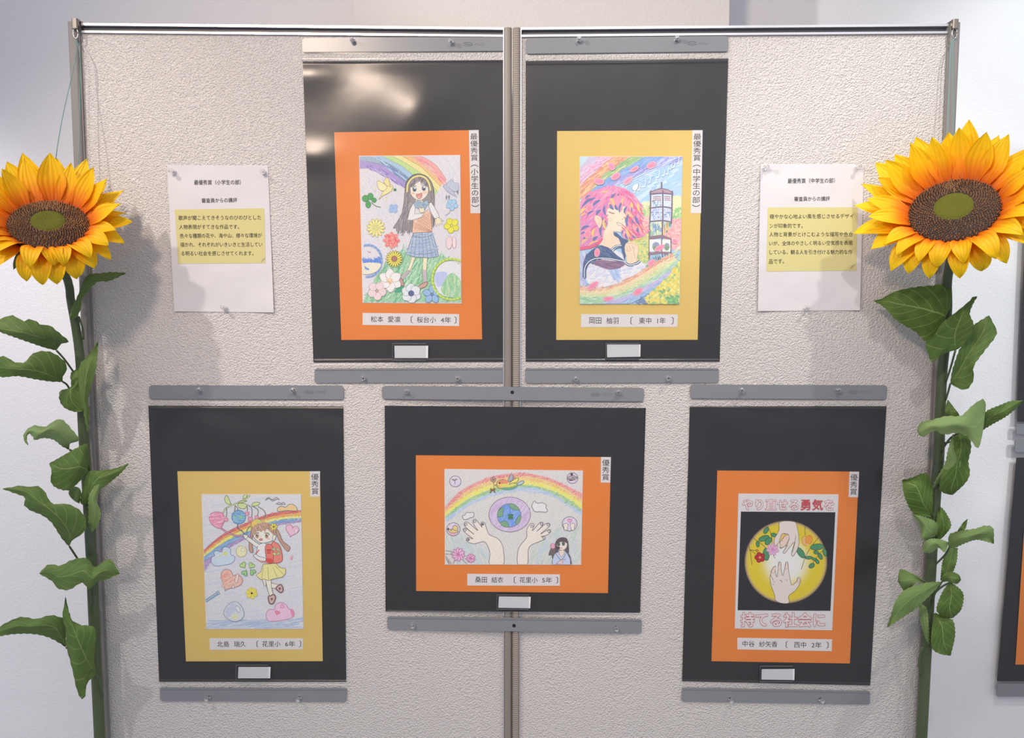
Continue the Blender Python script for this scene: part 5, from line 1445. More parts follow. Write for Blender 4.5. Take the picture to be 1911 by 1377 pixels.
mount(PC, 'wide orange mounted drawing of two hands and a globe', [(776, 849.5), (1140, 853), (1134.6, 1106.7), (776.6, 1102.7)], M['orange'],
      [(1121.6, 852.7), (1140.2, 852.9), (1138.8, 900.8), (1121, 900.3)], '優秀賞', [(872, 1070.7), (1045, 1071.8), (1044.6, 1093), (872, 1092.5)],
      [('桑田', .085, .212), ('結衣', .262, .388), ('〔', .503, .526), ('花里小', .565, .76), ('5年', .81, .915), ('〕', .957, .98)],
      [(829.3, 875), (1088, 878), (1084.5, 1054), (830, 1053.7)], (226, 218, 208), (222, 214, 202), 'crayon', art_globe, 825, 870, 7.078)
hands_root, _A = mount(PR, 'orange mounted poster of two hands in a yellow circle', [(1338.7, 878), (1603, 880), (1586, 1238), (1327.7, 1233.6)], M['orange'],
      [(1585.4, 880), (1603.3, 880.2), (1601.3, 928), (1583.6, 927.5)], '優秀賞', [(1376, 1190), (1553, 1193), (1552, 1215), (1376, 1211.7)],
      [('中谷', .055, .182), ('紗矢香', .232, .424), ('〔', .512, .535), ('西中', .60, .728), ('2年', .785, .89), ('〕', .94, .963)],
      [(1378, 921), (1565, 922.4), (1553, 1176), (1371, 1173)], (228, 222, 220), (222, 216, 214), 'print', art_hands, 1365, 915, 5.195)
# the slogan: white letters with a red outline
def slogan(txt, x0, x1, y0, y1):
    n = len(txt)
    g = Geo()
    for k, ch in enumerate(txt):
        a = x0 + (x1 - x0) * k / n; b = x0 + (x1 - x0) * (k + 1) / n
        sk = 6 * (k / n)
        q = [(1365 + x / 5.195, 915 + y / 5.195) for x, y in ((a, y0 + sk * .6), (b, y0 + sk * .6), (b - 2, y1 + sk * .6), (a - 2, y1 + sk * .6))]
        box = (-0.01, -0.13, 1.01, 0.89)
        if ch in '勇気':
            put_text(g, ch, q, PR, 0.00406, 0.0, slot=0, box=box)
            outline_text(g, ch, q, PR, 0.00400, 0.045, box, slot=0)
        else:
            outline_text(g, ch, q, PR, 0.00400, 0.095, box, slot=0)
            put_text(g, ch, q, PR, 0.00406, 0.0, slot=1, box=box)
            outline_text(g, ch, q, PR, 0.00410, 0.040, box, slot=1)
    g.build('slogan', [M['ink_red'], M['ink_white']], hands_root)
slogan('やり直せる勇気を', 102, 1006, 80, 194)
slogan('持てる社会に', 90, 920, 1180, 1326)
# ------------------------------------------------------------------ sunflowers
def leaf_mat():
    m, n, l, b = nodes_of('leaf_cloth')
    a = n.new('ShaderNodeAttribute'); a.attribute_name = 'Col'
    sp = n.new('ShaderNodeSeparateColor'); l.new(a.outputs['Color'], sp.inputs[0])
    def mth(op, x, y=None):
        k = n.new('ShaderNodeMath'); k.operation = op
        for i, v in ((0, x), (1, y)):
            if v is None: continue
            if isinstance(v, (int, float)): k.inputs[i].default_value = v
            else: l.new(v, k.inputs[i])
        return k.outputs[0]
    side = mth('ABSOLUTE', mth('SUBTRACT', sp.outputs[1], 0.5))
    mid = mth('LESS_THAN', side, 0.016)
    ph = mth('FRACT', mth('SUBTRACT', mth('MULTIPLY', sp.outputs[0], 7.0), mth('MULTIPLY', side, 4.5)))
    vein = mth('LESS_THAN', mth('ABSOLUTE', mth('SUBTRACT', ph, 0.5)), 0.05)
    v = mth('MAXIMUM', mid, mth('MULTIPLY', vein, 0.55))
    tc = n.new('ShaderNodeTexCoord')
    t = n.new('ShaderNodeTexNoise'); t.inputs['Scale'].default_value = 60; t.inputs['Detail'].default_value = 4
    l.new(tc.outputs['Object'], t.inputs['Vector'])
    mx = n.new('ShaderNodeMix'); mx.data_type = 'RGBA'
    mx.inputs[6].default_value = (*lin((62, 86, 34)), 1); mx.inputs[7].default_value = (*lin((98, 126, 56)), 1)
    l.new(t.outputs['Fac'], mx.inputs[0])
    pale = n.new('ShaderNodeMix'); pale.data_type = 'RGBA'          # cloth of a paler weave, by leaf
    pale.inputs[7].default_value = (*lin((150, 176, 116)), 1)
    l.new(sp.outputs[2], pale.inputs[0]); l.new(mx.outputs[2], pale.inputs[6])
    vx = n.new('ShaderNodeMix'); vx.data_type = 'RGBA'
    vx.inputs[7].default_value = (*lin((160, 182, 110)), 1)
    l.new(mth('MULTIPLY', v, 0.45), vx.inputs[0]); l.new(pale.outputs[2], vx.inputs[6])
    l.new(vx.outputs[2], b.inputs['Base Color'])
    b.inputs['Roughness'].default_value = 0.62
    b.inputs['Specular IOR Level'].default_value = 0.25
    bp = n.new('ShaderNodeBump'); bp.inputs['Strength'].default_value = 0.35; bp.inputs['Distance'].default_value = 0.003
    l.new(mth('ADD', mth('MULTIPLY', v, -1.0), t.outputs['Fac']), bp.inputs['Height'])
    l.new(bp.outputs['Normal'], b.inputs['Normal'])
    return m
M['leaf'] = leaf_mat()

def petal_mat():
    m, n, l, b = nodes_of('petal_cloth')
    a = n.new('ShaderNodeAttribute'); a.attribute_name = 'Col'
    sp = n.new('ShaderNodeSeparateColor'); l.new(a.outputs['Color'], sp.inputs[0])
    r = n.new('ShaderNodeValToRGB')
    e = r.color_ramp.elements
    e[0].position = 0.0; e[0].color = (*lin((214, 78, 4)), 1)
    e[1].position = 1.0; e[1].color = (*lin((255, 216, 24)), 1)
    k = e.new(0.26); k.color = (*lin((242, 136, 6)), 1)
    k = e.new(0.52); k.color = (*lin((252, 192, 10)), 1)
    l.new(sp.outputs[0], r.inputs[0])
    w = n.new('ShaderNodeTexWave'); w.wave_type = 'BANDS'; w.bands_direction = 'Y'
    w.inputs['Scale'].default_value = 0.42; w.inputs['Distortion'].default_value = 1.6; w.inputs['Detail'].default_value = 1.5
    cb = n.new('ShaderNodeCombineXYZ')
    l.new(sp.outputs[0], cb.inputs[0]); l.new(sp.outputs[1], cb.inputs[1]); l.new(sp.outputs[2], cb.inputs[2])
    l.new(cb.outputs[0], w.inputs['Vector'])
    hs = n.new('ShaderNodeMix'); hs.data_type = 'RGBA'; hs.blend_type = 'MULTIPLY'
    hs.inputs[0].default_value = 0.08
    l.new(r.outputs[0], hs.inputs[6]); l.new(w.outputs['Color'], hs.inputs[7])
    l.new(hs.outputs[2], b.inputs['Base Color'])
    bp = n.new('ShaderNodeBump'); bp.inputs['Strength'].default_value = 0.3; bp.inputs['Distance'].default_value = 0.003
    l.new(w.outputs['Fac'], bp.inputs['Height']); l.new(bp.outputs['Normal'], b.inputs['Normal'])
    b.inputs['Roughness'].default_value = 0.5
    b.inputs['Specular IOR Level'].default_value = 0.3
    # thin cloth lets some light through
    tl = n.new('ShaderNodeBsdfTranslucent'); l.new(hs.outputs[2], tl.inputs['Color'])
    ms = n.new('ShaderNodeMixShader'); ms.inputs[0].default_value = 0.22
    out = [q for q in n if q.type == 'OUTPUT_MATERIAL'][0]
    l.new(b.outputs[0], ms.inputs[1]); l.new(tl.outputs[0], ms.inputs[2]); l.new(ms.outputs[0], out.inputs['Surface'])
    return m
M['petal'] = petal_mat()
M['stem'] = mat('stem_green', lin((78, 92, 62)), 0.4, vary=0.18, bump=(40, 0.2, 0.002))
M['sepal'] = mat('sepal_green', lin((78, 100, 52)), 0.6, vary=0.15)
M['seed_dark'] = mat('seed_dark', lin((40, 24, 18)), 0.7)
M['seed_tip'] = mat('seed_tip', lin((166, 124, 86)), 0.6, vary=0.35)
M['green_eye'] = mat('green_eye', lin((88, 90, 3)), 0.85, vary=0.15, bump=(420, 0.7, 0.004))

def leaf(root, mapf, L, R, d0, d1, hump=0.006, fold=0.004, pale=0.0, mid=None, stalk=None, seed=0, curl=0.0):
    """a cloth leaf lofted between its two edges L and R (photo outlines), both from base to tip;
    d0, d1: how far in front of the panels its base and tip stand"""
    rnd = random.Random(seed * 31 + 5)
    nt, ns = 27, 9
    Lp, Rp = spline([mapf(*p) for p in L], nt), spline([mapf(*p) for p in R], nt)
    Mp = spline([mapf(*p) for p in mid], nt) if mid else None
    a1, a2, a3 = rnd.uniform(0, 6), rnd.uniform(0, 6), rnd.uniform(0, 6)
    rows, cols = [], []
    for i in range(nt):
        t = i / (nt - 1)
        row = []
        for j in range(ns):
            s = j / (ns - 1)
            e = abs(2 * s - 1)
            if Mp:
                x, y = [(Lp[i][k] * (1 - 2 * s) + Mp[i][k] * 2 * s) if s <= .5 else (Mp[i][k] * (2 - 2 * s) + Rp[i][k] * (2 * s - 1)) for k in (0, 1)]
            else:
                x, y = [Lp[i][k] * (1 - s) + Rp[i][k] * s for k in (0, 1)]
            if j in (0, ns - 1) and 0 < i < nt - 1:                    # toothed rim
                cx, cy = [(Lp[i][k] + Rp[i][k]) / 2 for k in (0, 1)]
                dd = math.hypot(x - cx, y - cy) or 1
                o = (0.9 if i % 2 else -0.5) * min(1.0, math.dist(Lp[0], Lp[-1]) / 60)
                x += (x - cx) / dd * o; y += (y - cy) / dd * o
            d = d0 + (d1 - d0) * t + hump * math.sin(PI * t) + fold * (1 - e) * math.sin(PI * min(1, t * 1.1))
            d += curl * e * e * math.sin(PI * t)
            d += 0.0028 * math.sin(9 * t + a1 + 2 * s) * (s - .5) * 2 + 0.0016 * math.sin(15 * t + a2) * e + 0.0012 * math.sin(7 * s + 6 * t + a3)
            row.append(pt(x, y, -d))
            cols.append((t, s, pale))
        rows.append(row)
    g = Geo(); g.grid(rows, cols=cols)
    o = g.build('leaf', M['leaf'], root, True)
    if stalk:
        g = Geo()
        P3 = [pt(*mapf(x, y), -d) for x, y, d in stalk]
        g.tube(spline([tuple(q) for q in P3], 10), 0.0019, 7)
        sm = g.build('leaf_stalk', M['stem'], o, True)
    return o

def flower_head(root, px, py, yd, rpx, tilt_deg, lean_deg, lens, seed, counts=(22, 20)):
    """disc of seeds, green eye, two rings of petals, sepals"""
    rnd = random.Random(seed)
    Cc = pt(px, py, yd)
    e = (CAM_LOC - Cc).normalized()
    depth = -((Cc - CAM_LOC).dot(CAM_ROT @ Vector((0, 0, 1))))
    R = rpx * depth / F_PX
    up = (CAM_ROT @ Vector((0, 1, 0)))
    up = (up - e * up.dot(e)).normalized()
    rt = up.cross(e)
    sdir = (up * math.cos(math.radians(lean_deg)) - rt * math.sin(math.radians(lean_deg))).normalized()
    n = (e * math.cos(math.radians(tilt_deg)) + sdir * math.sin(math.radians(tilt_deg))).normalized()
    u = (sdir - n * sdir.dot(n)).normalized()
    v = n.cross(u) * -1                                           # to the right in the photo
    dome = lambda r: 0.20 * R * (1 - (r / R) ** 2) - 0.10 * R * math.exp(-(r / (0.36 * R)) ** 2)
    at = lambda r, a, h: Cc + (u * math.cos(a) + v * math.sin(a)) * r + n * h
    # bed of seeds
    g = Geo(); nr, na = 12, 48
    rows = [[at(R * i / nr, 2 * PI * k / na, dome(R * i / nr)) for k in range(na + 1)] for i in range(nr + 1)]
    rows.append([at(R * 1.0, 2 * PI * k / na, -0.018) for k in range(na + 1)])
    g.grid(rows)
    disc = g.build('seed_disc', M['seed_dark'], root, True)
    g = Geo(); N = 1000
    for k in range(N):
        r = R * math.sqrt((k + .5) / N) * 1.005
        if r < 0.435 * R: continue
        a = k * 2.399963 + rnd.uniform(-.02, .02)
        s = 0.0016 * rnd.uniform(.75, 1.2)
        b = at(r, a, dome(r)); tipp = at(r + rnd.uniform(-.001, .002), a, dome(r) + s * 2.6)
        x = (u * math.cos(a) + v * math.sin(a)) * s * .62; y = n.cross(x)
        q = (tipp - b) * .62
        g.add([b + x, b + y, b - x, b - y, b + q + x, b + q + y, b + q - x, b + q - y, tipp],
              [(0, 1, 5, 4), (1, 2, 6, 5), (2, 3, 7, 6), (3, 0, 4, 7), (4, 5, 8), (5, 6, 8), (6, 7, 8), (7, 4, 8)])
    o = g.build('florets', M['seed_tip'], root); o['kind'] = 'stuff'
    g = Geo()
    rows = [[at(R * .43 * i / 8 * (1 + .012 * math.sin(9 * k)), 2 * PI * k / 40, dome(R * .43 * i / 8) + 0.0035 * (1 - (i / 8) ** 6)) for k in range(41)] for i in range(9)]
    g.grid(rows); g.build('green_eye', M['green_eye'], root, True)
    # petals
    def petal(a, ring):
        c = math.cos(a)
        jl = rnd.uniform(.88, 1.10)
        sidel = lens[1] if c > -0.35 else lens[1] * .6 + lens[2] * .4
        Lp = (lens[0] * max(c, 0) + sidel * (1 - max(c, 0))) if c > 0 else (lens[2] * -c + sidel * (1 + c))
        Lp *= jl * (1.0 if ring == 0 else 0.86)
        wd = 0.0205 * rnd.uniform(.88, 1.14) * (Lp / .09) ** .5
        up0, side0, low0 = (22, 20, 30) if ring == 0 else (38, 36, 62)
        up1, side1, low1 = (40, 8, -95) if ring == 0 else (56, 26, -75)
        m1 = max(c, 0); m2 = max(-c, 0) ** 1.0; m3 = 1 - m1 - m2
        e0 = math.radians(up0 * m1 + side0 * m3 + low0 * m2 + rnd.uniform(-8, 8))
        e1 = math.radians(up1 * m1 + side1 * m3 + low1 * m2 + rnd.uniform(-14, 14))
        twist = rnd.uniform(-.35, .35)
        yaw = rnd.uniform(-.12, .12)
        ra = u * math.cos(a) + v * math.sin(a); ta = -u * math.sin(a) + v * math.cos(a)
        ra, ta = ra * math.cos(yaw) + ta * math.sin(yaw), ta * math.cos(yaw) - ra * math.sin(yaw)
        p = Cc + (u * math.cos(a) + v * math.sin(a)) * (R * (.99 if ring == 0 else .965)) + n * (-0.010 if ring == 0 else -0.003)
        N1, N2 = 15, 7
        rows, cols = [], []
        sd = rnd.random() * 5
        for i in range(N1):
            t = i / (N1 - 1)
            ee = e0 + (e1 - e0) * t ** 1.25
            d = ra * math.cos(ee) + n * math.sin(ee)
            if i: p = p + d * (Lp / (N1 - 1))
            nn = -ra * math.sin(ee) + n * math.cos(ee)
            w = wd * (0.42 + 1.25 * t ** .8 * (1 - t) ** .18) * (1 - t ** 5.5) * (0.95 if t < .9 else 0.9)
            w = wd * min(1.0, 0.45 + 1.5 * t) * (max(0.0, 1 - max(0, (t - .42) / .58) ** 1.9))
            tw = twist * t
            tt, n2 = ta * math.cos(tw) + nn * math.sin(tw), nn * math.cos(tw) - ta * math.sin(tw)
            row = []
            for j in range(N2):
                s = 2 * j / (N2 - 1) - 1
                cup = 0.26 * w * s * s + 0.0012 * math.cos(s * 7 + sd) * (1 - t) + 0.0010 * math.sin(5 * s + 8 * t + sd)
                row.append(p + tt * (w * s) + n2 * cup)
                cols.append((t, j / (N2 - 1) * 4 + sd, sd))
            rows.append(row)
        g = Geo(); g.grid(rows, cols=cols)
        g.build('petal', M['petal'], root, True)
    for ring, cnt in enumerate(counts):
        for k in range(cnt):
            petal(2 * PI * (k + .5 * ring) / cnt + rnd.uniform(-.09, .09), ring)
    # green cup and its sepals
    stemdir = -n
    g = Geo()
    prof = [(0.25, -0.045), (0.55, -0.040), (0.85, -0.030), (1.0, -0.018), (1.03, -0.012)]
    g.grid([[at(R * r, 2 * PI * k / 36, h) for k in range(37)] for r, h in prof])
    g.add([at(R * .25, 2 * PI * k / 36, -0.045) for k in range(36)], [tuple(range(36))])
    g.build('calyx', M['sepal'], root, True)
    for k in range(13):
        a = 2 * PI * k / 13 + rnd.uniform(-.1, .1)
        ra = u * math.cos(a) + v * math.sin(a); ta = -u * math.sin(a) + v * math.cos(a)
        p = at(R * .96, a, -0.020)
        rows = []
        for i in range(8):
            t = i / 7
            ee = math.radians(-10 - 60 * t * rnd.uniform(.8, 1.1))
            w = 0.011 * (1 - t) ** .7 * (1 if t else .9)
            rows.append([p + ta * w * s - n * 0.002 * s * s for s in (-1, -.4, .4, 1)])
            p = p + (ra * math.cos(ee) + n * math.sin(ee)) * 0.0052
        g = Geo(); g.grid(rows); g.build('sepal', M['sepal'], root, True)
    return at(0, 0, -0.045), n

def stem(root, px_path, head_back, n, width_px):
    P3 = [pt(x, y, yd) for x, y, yd in px_path]
    pts = [head_back + n * 0.006, head_back - n * 0.022] + P3
    rad = []
    path = spline([tuple(p) for p in pts], 60)
    for k, p in enumerate(path):
        w = width_px[0] + (width_px[1] - width_px[0]) * min(1, k / 30)
        rad.append(w / 2 * 1.5 / F_PX)
    g = Geo(); g.tube(path, rad, 12)
    return g.build('stem', M['stem'], root, True)

AL = lambda x, y: (x / 2.994, 480 + y / 2.994)
BL = lambda x, y: (x / 2.6625, 860 + y / 2.6625)
CR = lambda x, y: (1560 + x / 2.994, 480 + y / 2.994)
DR = lambda x, y: (1560 + x / 2.664, 860 + y / 2.664)

def low(pth):
    """carries the stem on to the floor"""
    x, y, d = pth[-1]
    a = pt(x, y, d); b = pt(*pth[-2])
    return a, (a - b)

GF = 'artificial sunflowers tied to the panel posts'
# ---- left sunflower
rt_ = thing('sunflower', 'artificial sunflower tied at the left edge of the panels', 'sunflower', (-0.8, -0.06, 0.0), GF)
hb, hn = flower_head(rt_, 91, 419, -0.175, 67, 50, 10, (0.098, 0.073, 0.066), 4)
path = [(127, 525, -.085), (132, 560, -.066), (143, 620, -.058), (150, 680, -.055), (154, 780, -.055), (158, 840, -.055), (164, 920, -.055), (170, 1020, -.055), (174, 1120, -.055), (180, 1250, -.055), (186, 1377, -.055), (189, 1450, -.055)]
stem(rt_, path, hb, hn, (13, 20))
a_, dd_ = low(path)
g = Geo(); g.tube([a_, a_ + Vector((0.01, 0.0, -(a_.z - 0.002)))], [20 / 2 * 1.5 / F_PX] * 2, 12); g.build('stem', M['stem'], rt_, True)
g = Geo(); g.tube([pt(168.5, 991, -.055), pt(171, 1033, -.055)], 0.0112, 16, cap=False); g.build('clear_tape', M['tape'], rt_, True)
leaf(rt_, AL, [(388, 340), (402, 280), (432, 220), (468, 130), (500, 95), (560, 90), (620, 83), (705, 88)], [(388, 340), (425, 338), (452, 285), (458, 235), (492, 190), (545, 138), (610, 132), (705, 88)], .085, .065, .012, .006, .15, seed=1, stalk=[(440, 330, .066), (462, 400, .064), (466, 460, .060)])
leaf(rt_, AL, [(315, 520), (345, 482), (388, 475), (330, 422), (275, 380), (235, 380), (205, 360), (165, 345), (130, 357), (70, 325), (0, 345), (-90, 385)], [(315, 520), (260, 508), (170, 478), (90, 450), (0, 418), (-90, 385)], .075, .13, .02, .010, .2, mid=[(315, 520), (290, 470), (200, 440), (100, 415), (0, 400), (-90, 385)], seed=2, stalk=[(315, 520, .075), (360, 570, .068), (412, 642, .06)])
leaf(rt_, AL, [(350, 695), (350, 665), (370, 640), (370, 595), (330, 555), (285, 530), (235, 524), (190, 535), (160, 560), (140, 588), (80, 585), (40, 560), (0, 555), (-95, 600)], [(350, 695), (290, 695), (200, 682), (100, 664), (0, 668), (-95, 620)], .08, .14, .02, .010, .1, mid=[(350, 695), (290, 665), (200, 635), (100, 625), (0, 615), (-95, 610)], seed=3, stalk=[(350, 695, .08), (372, 710, .07), (386, 732, .062)])
leaf(rt_, AL, [(440, 620), (395, 650), (395, 725), (338, 745), (332, 795), (360, 840), (420, 864), (465, 858)], [(440, 620), (448, 700), (458, 780), (465, 858)], .066, .078, .012, .005, .05, seed=4)
leaf(rt_, AL, [(490, 985), (465, 860), (446, 760), (440, 650), (452, 590), (490, 550), (548, 470)], [(490, 985), (500, 850), (490, 800), (518, 690), (540, 600), (548, 470)], .068, .09, .012, .008, .15, seed=5)
leaf(rt_, AL, [(388, 1075), (392, 1035), (445, 1022), (400, 960), (355, 912), (325, 905), (285, 925), (250, 948), (190, 940), (140, 975), (132, 1020), (158, 1052)], [(388, 1075), (350, 1058), (300, 1020), (240, 1010), (195, 1022), (182, 1000), (160, 985), (150, 1010), (158, 1052)], .075, .12, .02, .010, .65, seed=6, stalk=[(388, 1075, .075), (410, 1085, .07), (440, 1100, .06)])
leaf(rt_, AL, [(502, 1190), (492, 1100), (485, 1042), (410, 1075), (340, 1115), (275, 1152)], [(502, 1190), (470, 1225), (410, 1285), (370, 1303), (310, 1285), (283, 1250), (288, 1195), (275, 1152)], .072, .10, .016, .008, .1, seed=7)
leaf(rt_, BL, [(345, 135), (342, 165), (365, 195), (395, 212)], [(345, 135), (378, 128), (402, 150), (395, 212)], .075, .072, .006, .003, .35, seed=10)
leaf(rt_, BL, [(428, 218), (398, 205), (420, 100), (445, 52), (500, 48), (570, 38), (640, 12)], [(428, 218), (455, 202), (490, 150), (545, 108), (610, 52), (640, 12)], .068, .085, .014, .006, .1, seed=8)
leaf(rt_, BL, [(500, 75), (465, 130), (440, 180), (440, 260), (440, 315), (458, 355)], [(500, 75), (497, 140), (480, 200), (500, 250), (490, 310), (458, 355)], .09, .086, .008, .004, .4, seed=9)
leaf(rt_, BL, [(345, 425), (355, 398), (420, 350), (425, 288), (390, 240), (330, 213), (262, 215), (240, 185), (215, 143), (185, 125), (130, 130), (105, 122), (60, 130), (10, 138)], [(345, 425), (315, 395), (285, 350), (255, 305), (210, 270), (150, 245), (118, 215), (125, 182), (70, 160), (10, 138)], .08, .13, .018, .012, .15, mid=[(345, 425), (345, 360), (300, 290), (240, 235), (180, 190), (120, 150), (10, 138)], seed=11, stalk=[(345, 425, .08), (365, 455, .07), (388, 490, .06)])
leaf(rt_, BL, [(195, 560), (240, 515), (300, 520), (350, 495), (400, 482), (440, 490), (470, 530), (500, 510), (545, 487), (575, 525), (595, 560)], [(195, 560), (262, 600), (285, 632), (345, 640), (405, 605), (445, 635), (480, 605), (540, 585), (595, 560)], .10, .085, .008, .010, .2, seed=12, stalk=[(445, 632, .08), (452, 680, .07), (455, 722, .066)])
leaf(rt_, BL, [(328, 925), (322, 800), (285, 772), (240, 768), (180, 785), (110, 775), (60, 790), (0, 822), (-70, 866)], [(328, 925), (260, 885), (200, 865), (130, 858), (50, 862), (0, 870), (-70, 868)], .082, .14, .016, .010, .15, seed=13, stalk=[(328, 925, .082), (400, 985, .072), (468, 1020, .062)])
leaf(rt_, BL, [(480, 1058), (440, 1095), (425, 1130), (428, 1162), (405, 1185), (380, 1130), (365, 1060), (345, 980), (330, 920), (325, 830), (310, 775), (322, 700), (325, 672)], [(480, 1058), (468, 1000), (470, 940), (472, 832), (400, 815), (375, 800), (358, 795), (335, 720), (325, 672)], .08, .115, .016, .008, .12, mid=[(480, 1058), (440, 1000), (405, 930), (380, 870), (355, 800), (325, 672)], seed=14, stalk=[(480, 1058, .08), (500, 1110, .073), (512, 1165, .065)])

# ---- right sunflower
rr_ = thing('sunflower', 'artificial sunflower tied at the right edge of the panels', 'sunflower', (0.82, -0.06, 0.0), GF)
hb, hn = flower_head(rr_, 1780, 392, -0.165, 76, 42, 4, (0.104, 0.096, 0.077), 11)
path = [(1768, 520, -.085), (1768, 570, -.062), (1764, 640, -.055), (1758, 700, -.055), (1754, 790, -.055), (1752, 850, -.055), (1746, 920, -.055), (1741, 990, -.055), (1737, 1060, -.055), (1733, 1130, -.055), (1727, 1240, -.055), (1720, 1377, -.055), (1716, 1450, -.055)]
stem(rr_, path, hb, hn, (15, 20))
a_, dd_ = low(path)
g = Geo(); g.tube([a_, a_ + Vector((-0.01, 0.0, -(a_.z - 0.002)))], [20 / 2 * 1.5 / F_PX] * 2, 12); g.build('stem', M['stem'], rr_, True)
g = Geo(); g.tube([pt(1751.5, 858, -.055), pt(1748.5, 890, -.055)], 0.0112, 16, cap=False); g.build('clear_tape', M['tape'], rr_, True)
leaf(rr_, CR, [(600, 330), (640, 280), (636, 155), (540, 158), (460, 165), (380, 178), (310, 200), (250, 235), (210, 243)], [(600, 330), (590, 380), (550, 440), (500, 468), (450, 420), (400, 390), (330, 345), (270, 280), (210, 243)], .085, .05, .012, .006, .0, seed=21, stalk=[(600, 325, .085), (606, 350, .075), (612, 380, .066)])
leaf(rr_, CR, [(640, 705), (648, 640), (680, 540), (700, 500), (750, 430), (770, 380), (855, 325)], [(640, 705), (690, 735), (735, 735), (770, 680), (770, 610), (825, 530), (898, 430), (880, 370), (855, 325)], .078, .10, .014, -.006, .12, mid=[(640, 705), (690, 630), (735, 550), (790, 470), (830, 400), (855, 325)], seed=23, stalk=[(640, 705, .078), (625, 760, .07), (612, 800, .062)])
leaf(rr_, CR, [(668, 518), (590, 545), (540, 587), (512, 530), (500, 472), (550, 435), (590, 370), (660, 315), (740, 250), (760, 225), (790, 218)], [(668, 518), (700, 500), (755, 430), (770, 375), (748, 320), (760, 275), (790, 218)], .105, .115, .014, -.008, .05, mid=[(668, 518), (665, 470), (668, 420), (690, 360), (720, 300), (790, 218)], seed=22, stalk=[(668, 518, .105), (640, 620, .085), (615, 695, .068)])
leaf(rr_, CR, [(625, 795), (612, 840), (612, 885), (650, 892)], [(625, 795), (660, 840), (690, 885), (650, 892)], .07, .08, .005, .003, .1, seed=26)
leaf(rr_, CR, [(825, 955), (830, 870), (920, 825), (980, 803), (1050, 800)], [(820, 965), (880, 930), (950, 890), (1000, 850), (1050, 800)], .085, .10, .012, .006, .05, seed=25, stalk=[(822, 960, .086), (720, 1010, .076), (600, 1040, .062)])
leaf(rr_, CR, [(690, 980), (655, 1000), (640, 1100), (600, 1190), (578, 1285), (605, 1318), (652, 1328)], [(690, 980), (745, 1010), (755, 1070), (740, 1140), (748, 1210), (720, 1265), (652, 1328)], .085, .08, .012, .008, .0, seed=27)
leaf(rr_, CR, [(455, 975), (470, 925), (540, 908), (620, 887), (700, 885), (760, 830), (822, 792), (838, 830), (828, 890)], [(455, 975), (485, 1005), (550, 968), (600, 990), (670, 982), (720, 990), (755, 1022), (795, 1068), (824, 960), (828, 890)], .11, .12, .016, .008, .6, seed=24, stalk=[(700, 975, .118), (640, 1010, .09), (588, 1085, .066)])
leaf(rr_, CR, [(655, 985), (625, 1080), (610, 1150), (560, 1240), (540, 1292)], [(655, 985), (665, 1090), (698, 1150), (685, 1180), (620, 1220), (540, 1292)], .105, .075, .008, .005, .5, seed=28, stalk=[(540, 1290, .075), (522, 1340, .07), (515, 1400, .066)])
leaf(rr_, DR, [(478, 278), (430, 275), (385, 262), (350, 200), (335, 150), (330, 95)], [(478, 278), (482, 150), (462, 75), (435, 60), (375, 85), (330, 95)], .068, .075, .010, .006, .0, seed=29, stalk=[(462, 128, .075), (458, 220, .075), (482, 278, .068)])
leaf(rr_, DR, [(512, 220), (500, 300), (505, 388), (522, 388)], [(512, 220), (545, 255), (573, 318), (545, 365), (522, 388)], .062, .07, .008, .004, .0, seed=31)
leaf(rr_, DR, [(380, 265), (420, 330), (432, 388), (500, 372)], [(380, 265), (460, 285), (505, 315), (503, 360), (500, 372)], .075, .08, .008, .004, .4, seed=30)
leaf(rr_, DR, [(600, 355), (630, 310), (655, 288)], [(600, 355), (640, 345), (655, 288)], .07, .075, .003, .002, .1, seed=33)
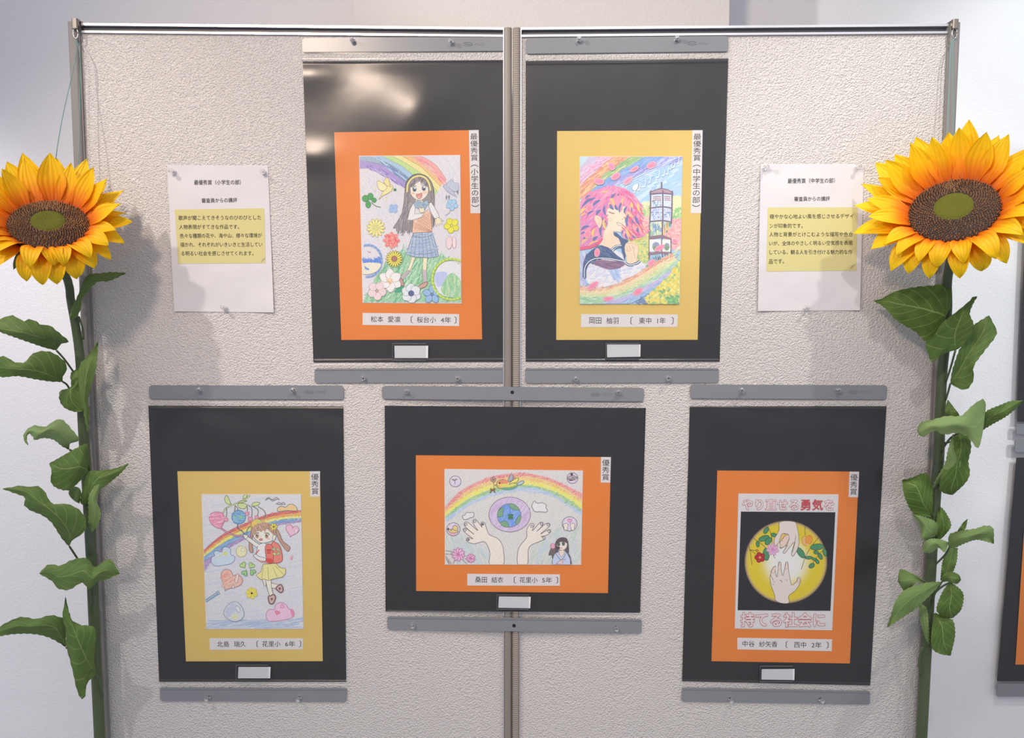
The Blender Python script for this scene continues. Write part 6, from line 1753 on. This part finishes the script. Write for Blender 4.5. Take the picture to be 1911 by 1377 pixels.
leaf(rr_, DR, [(560, 430), (530, 500), (520, 592)], [(605, 432), (600, 500), (575, 560), (520, 595)], .06, .064, .008, .004, .1, seed=35)
leaf(rr_, DR, [(560, 430), (562, 370), (600, 352), (700, 335), (740, 322), (782, 335), (785, 412)], [(560, 430), (590, 432), (640, 410), (700, 392), (760, 405), (785, 412)], .085, .12, .014, .006, .4, seed=32, stalk=[(565, 428, .086), (540, 470, .074), (490, 520, .062)])
leaf(rr_, DR, [(432, 450), (435, 410), (470, 387), (520, 390), (562, 405)], [(432, 450), (470, 458), (510, 432), (540, 455), (562, 405)], .09, .092, .008, .004, .55, seed=34)
leaf(rr_, DR, [(570, 600), (530, 650), (500, 740), (540, 775), (580, 782)], [(570, 600), (620, 640), (635, 675), (622, 740), (580, 782)], .072, .08, .010, .006, .0, seed=39, stalk=[(570, 602, .073), (520, 630, .068), (480, 670, .062)])
leaf(rr_, DR, [(490, 755), (475, 850), (478, 930), (520, 960), (570, 968)], [(490, 755), (560, 780), (585, 800), (592, 870), (570, 968)], .068, .075, .010, .006, .05, seed=40)
leaf(rr_, DR, [(525, 603), (535, 565), (570, 550), (610, 565), (622, 592)], [(525, 603), (560, 600), (600, 612), (622, 592)], .09, .10, .006, .004, .1, seed=38)
leaf(rr_, DR, [(450, 602), (380, 560), (320, 540), (308, 600)], [(450, 602), (400, 607), (345, 647), (308, 600)], .10, .11, .006, .004, .3, seed=37)
leaf(rr_, DR, [(525, 603), (450, 605), (345, 640), (300, 690), (275, 760), (255, 828)], [(525, 603), (490, 645), (440, 695), (390, 740), (330, 780), (255, 828)], .095, .13, .014, .008, .3, seed=36, stalk=[(525, 603, .095), (502, 640, .078), (478, 690, .064)])
leaf(rr_, DR, [(410, 705), (420, 790), (440, 870), (465, 915)], [(410, 705), (450, 730), (460, 800), (465, 915)], .075, .07, .005, .003, .4, seed=41, stalk=[(430, 925, .07), (412, 1000, .068), (420, 1066, .064)])

for _o in list(bpy.data.objects):
    if '_o' in _o:
        del _o['_o']
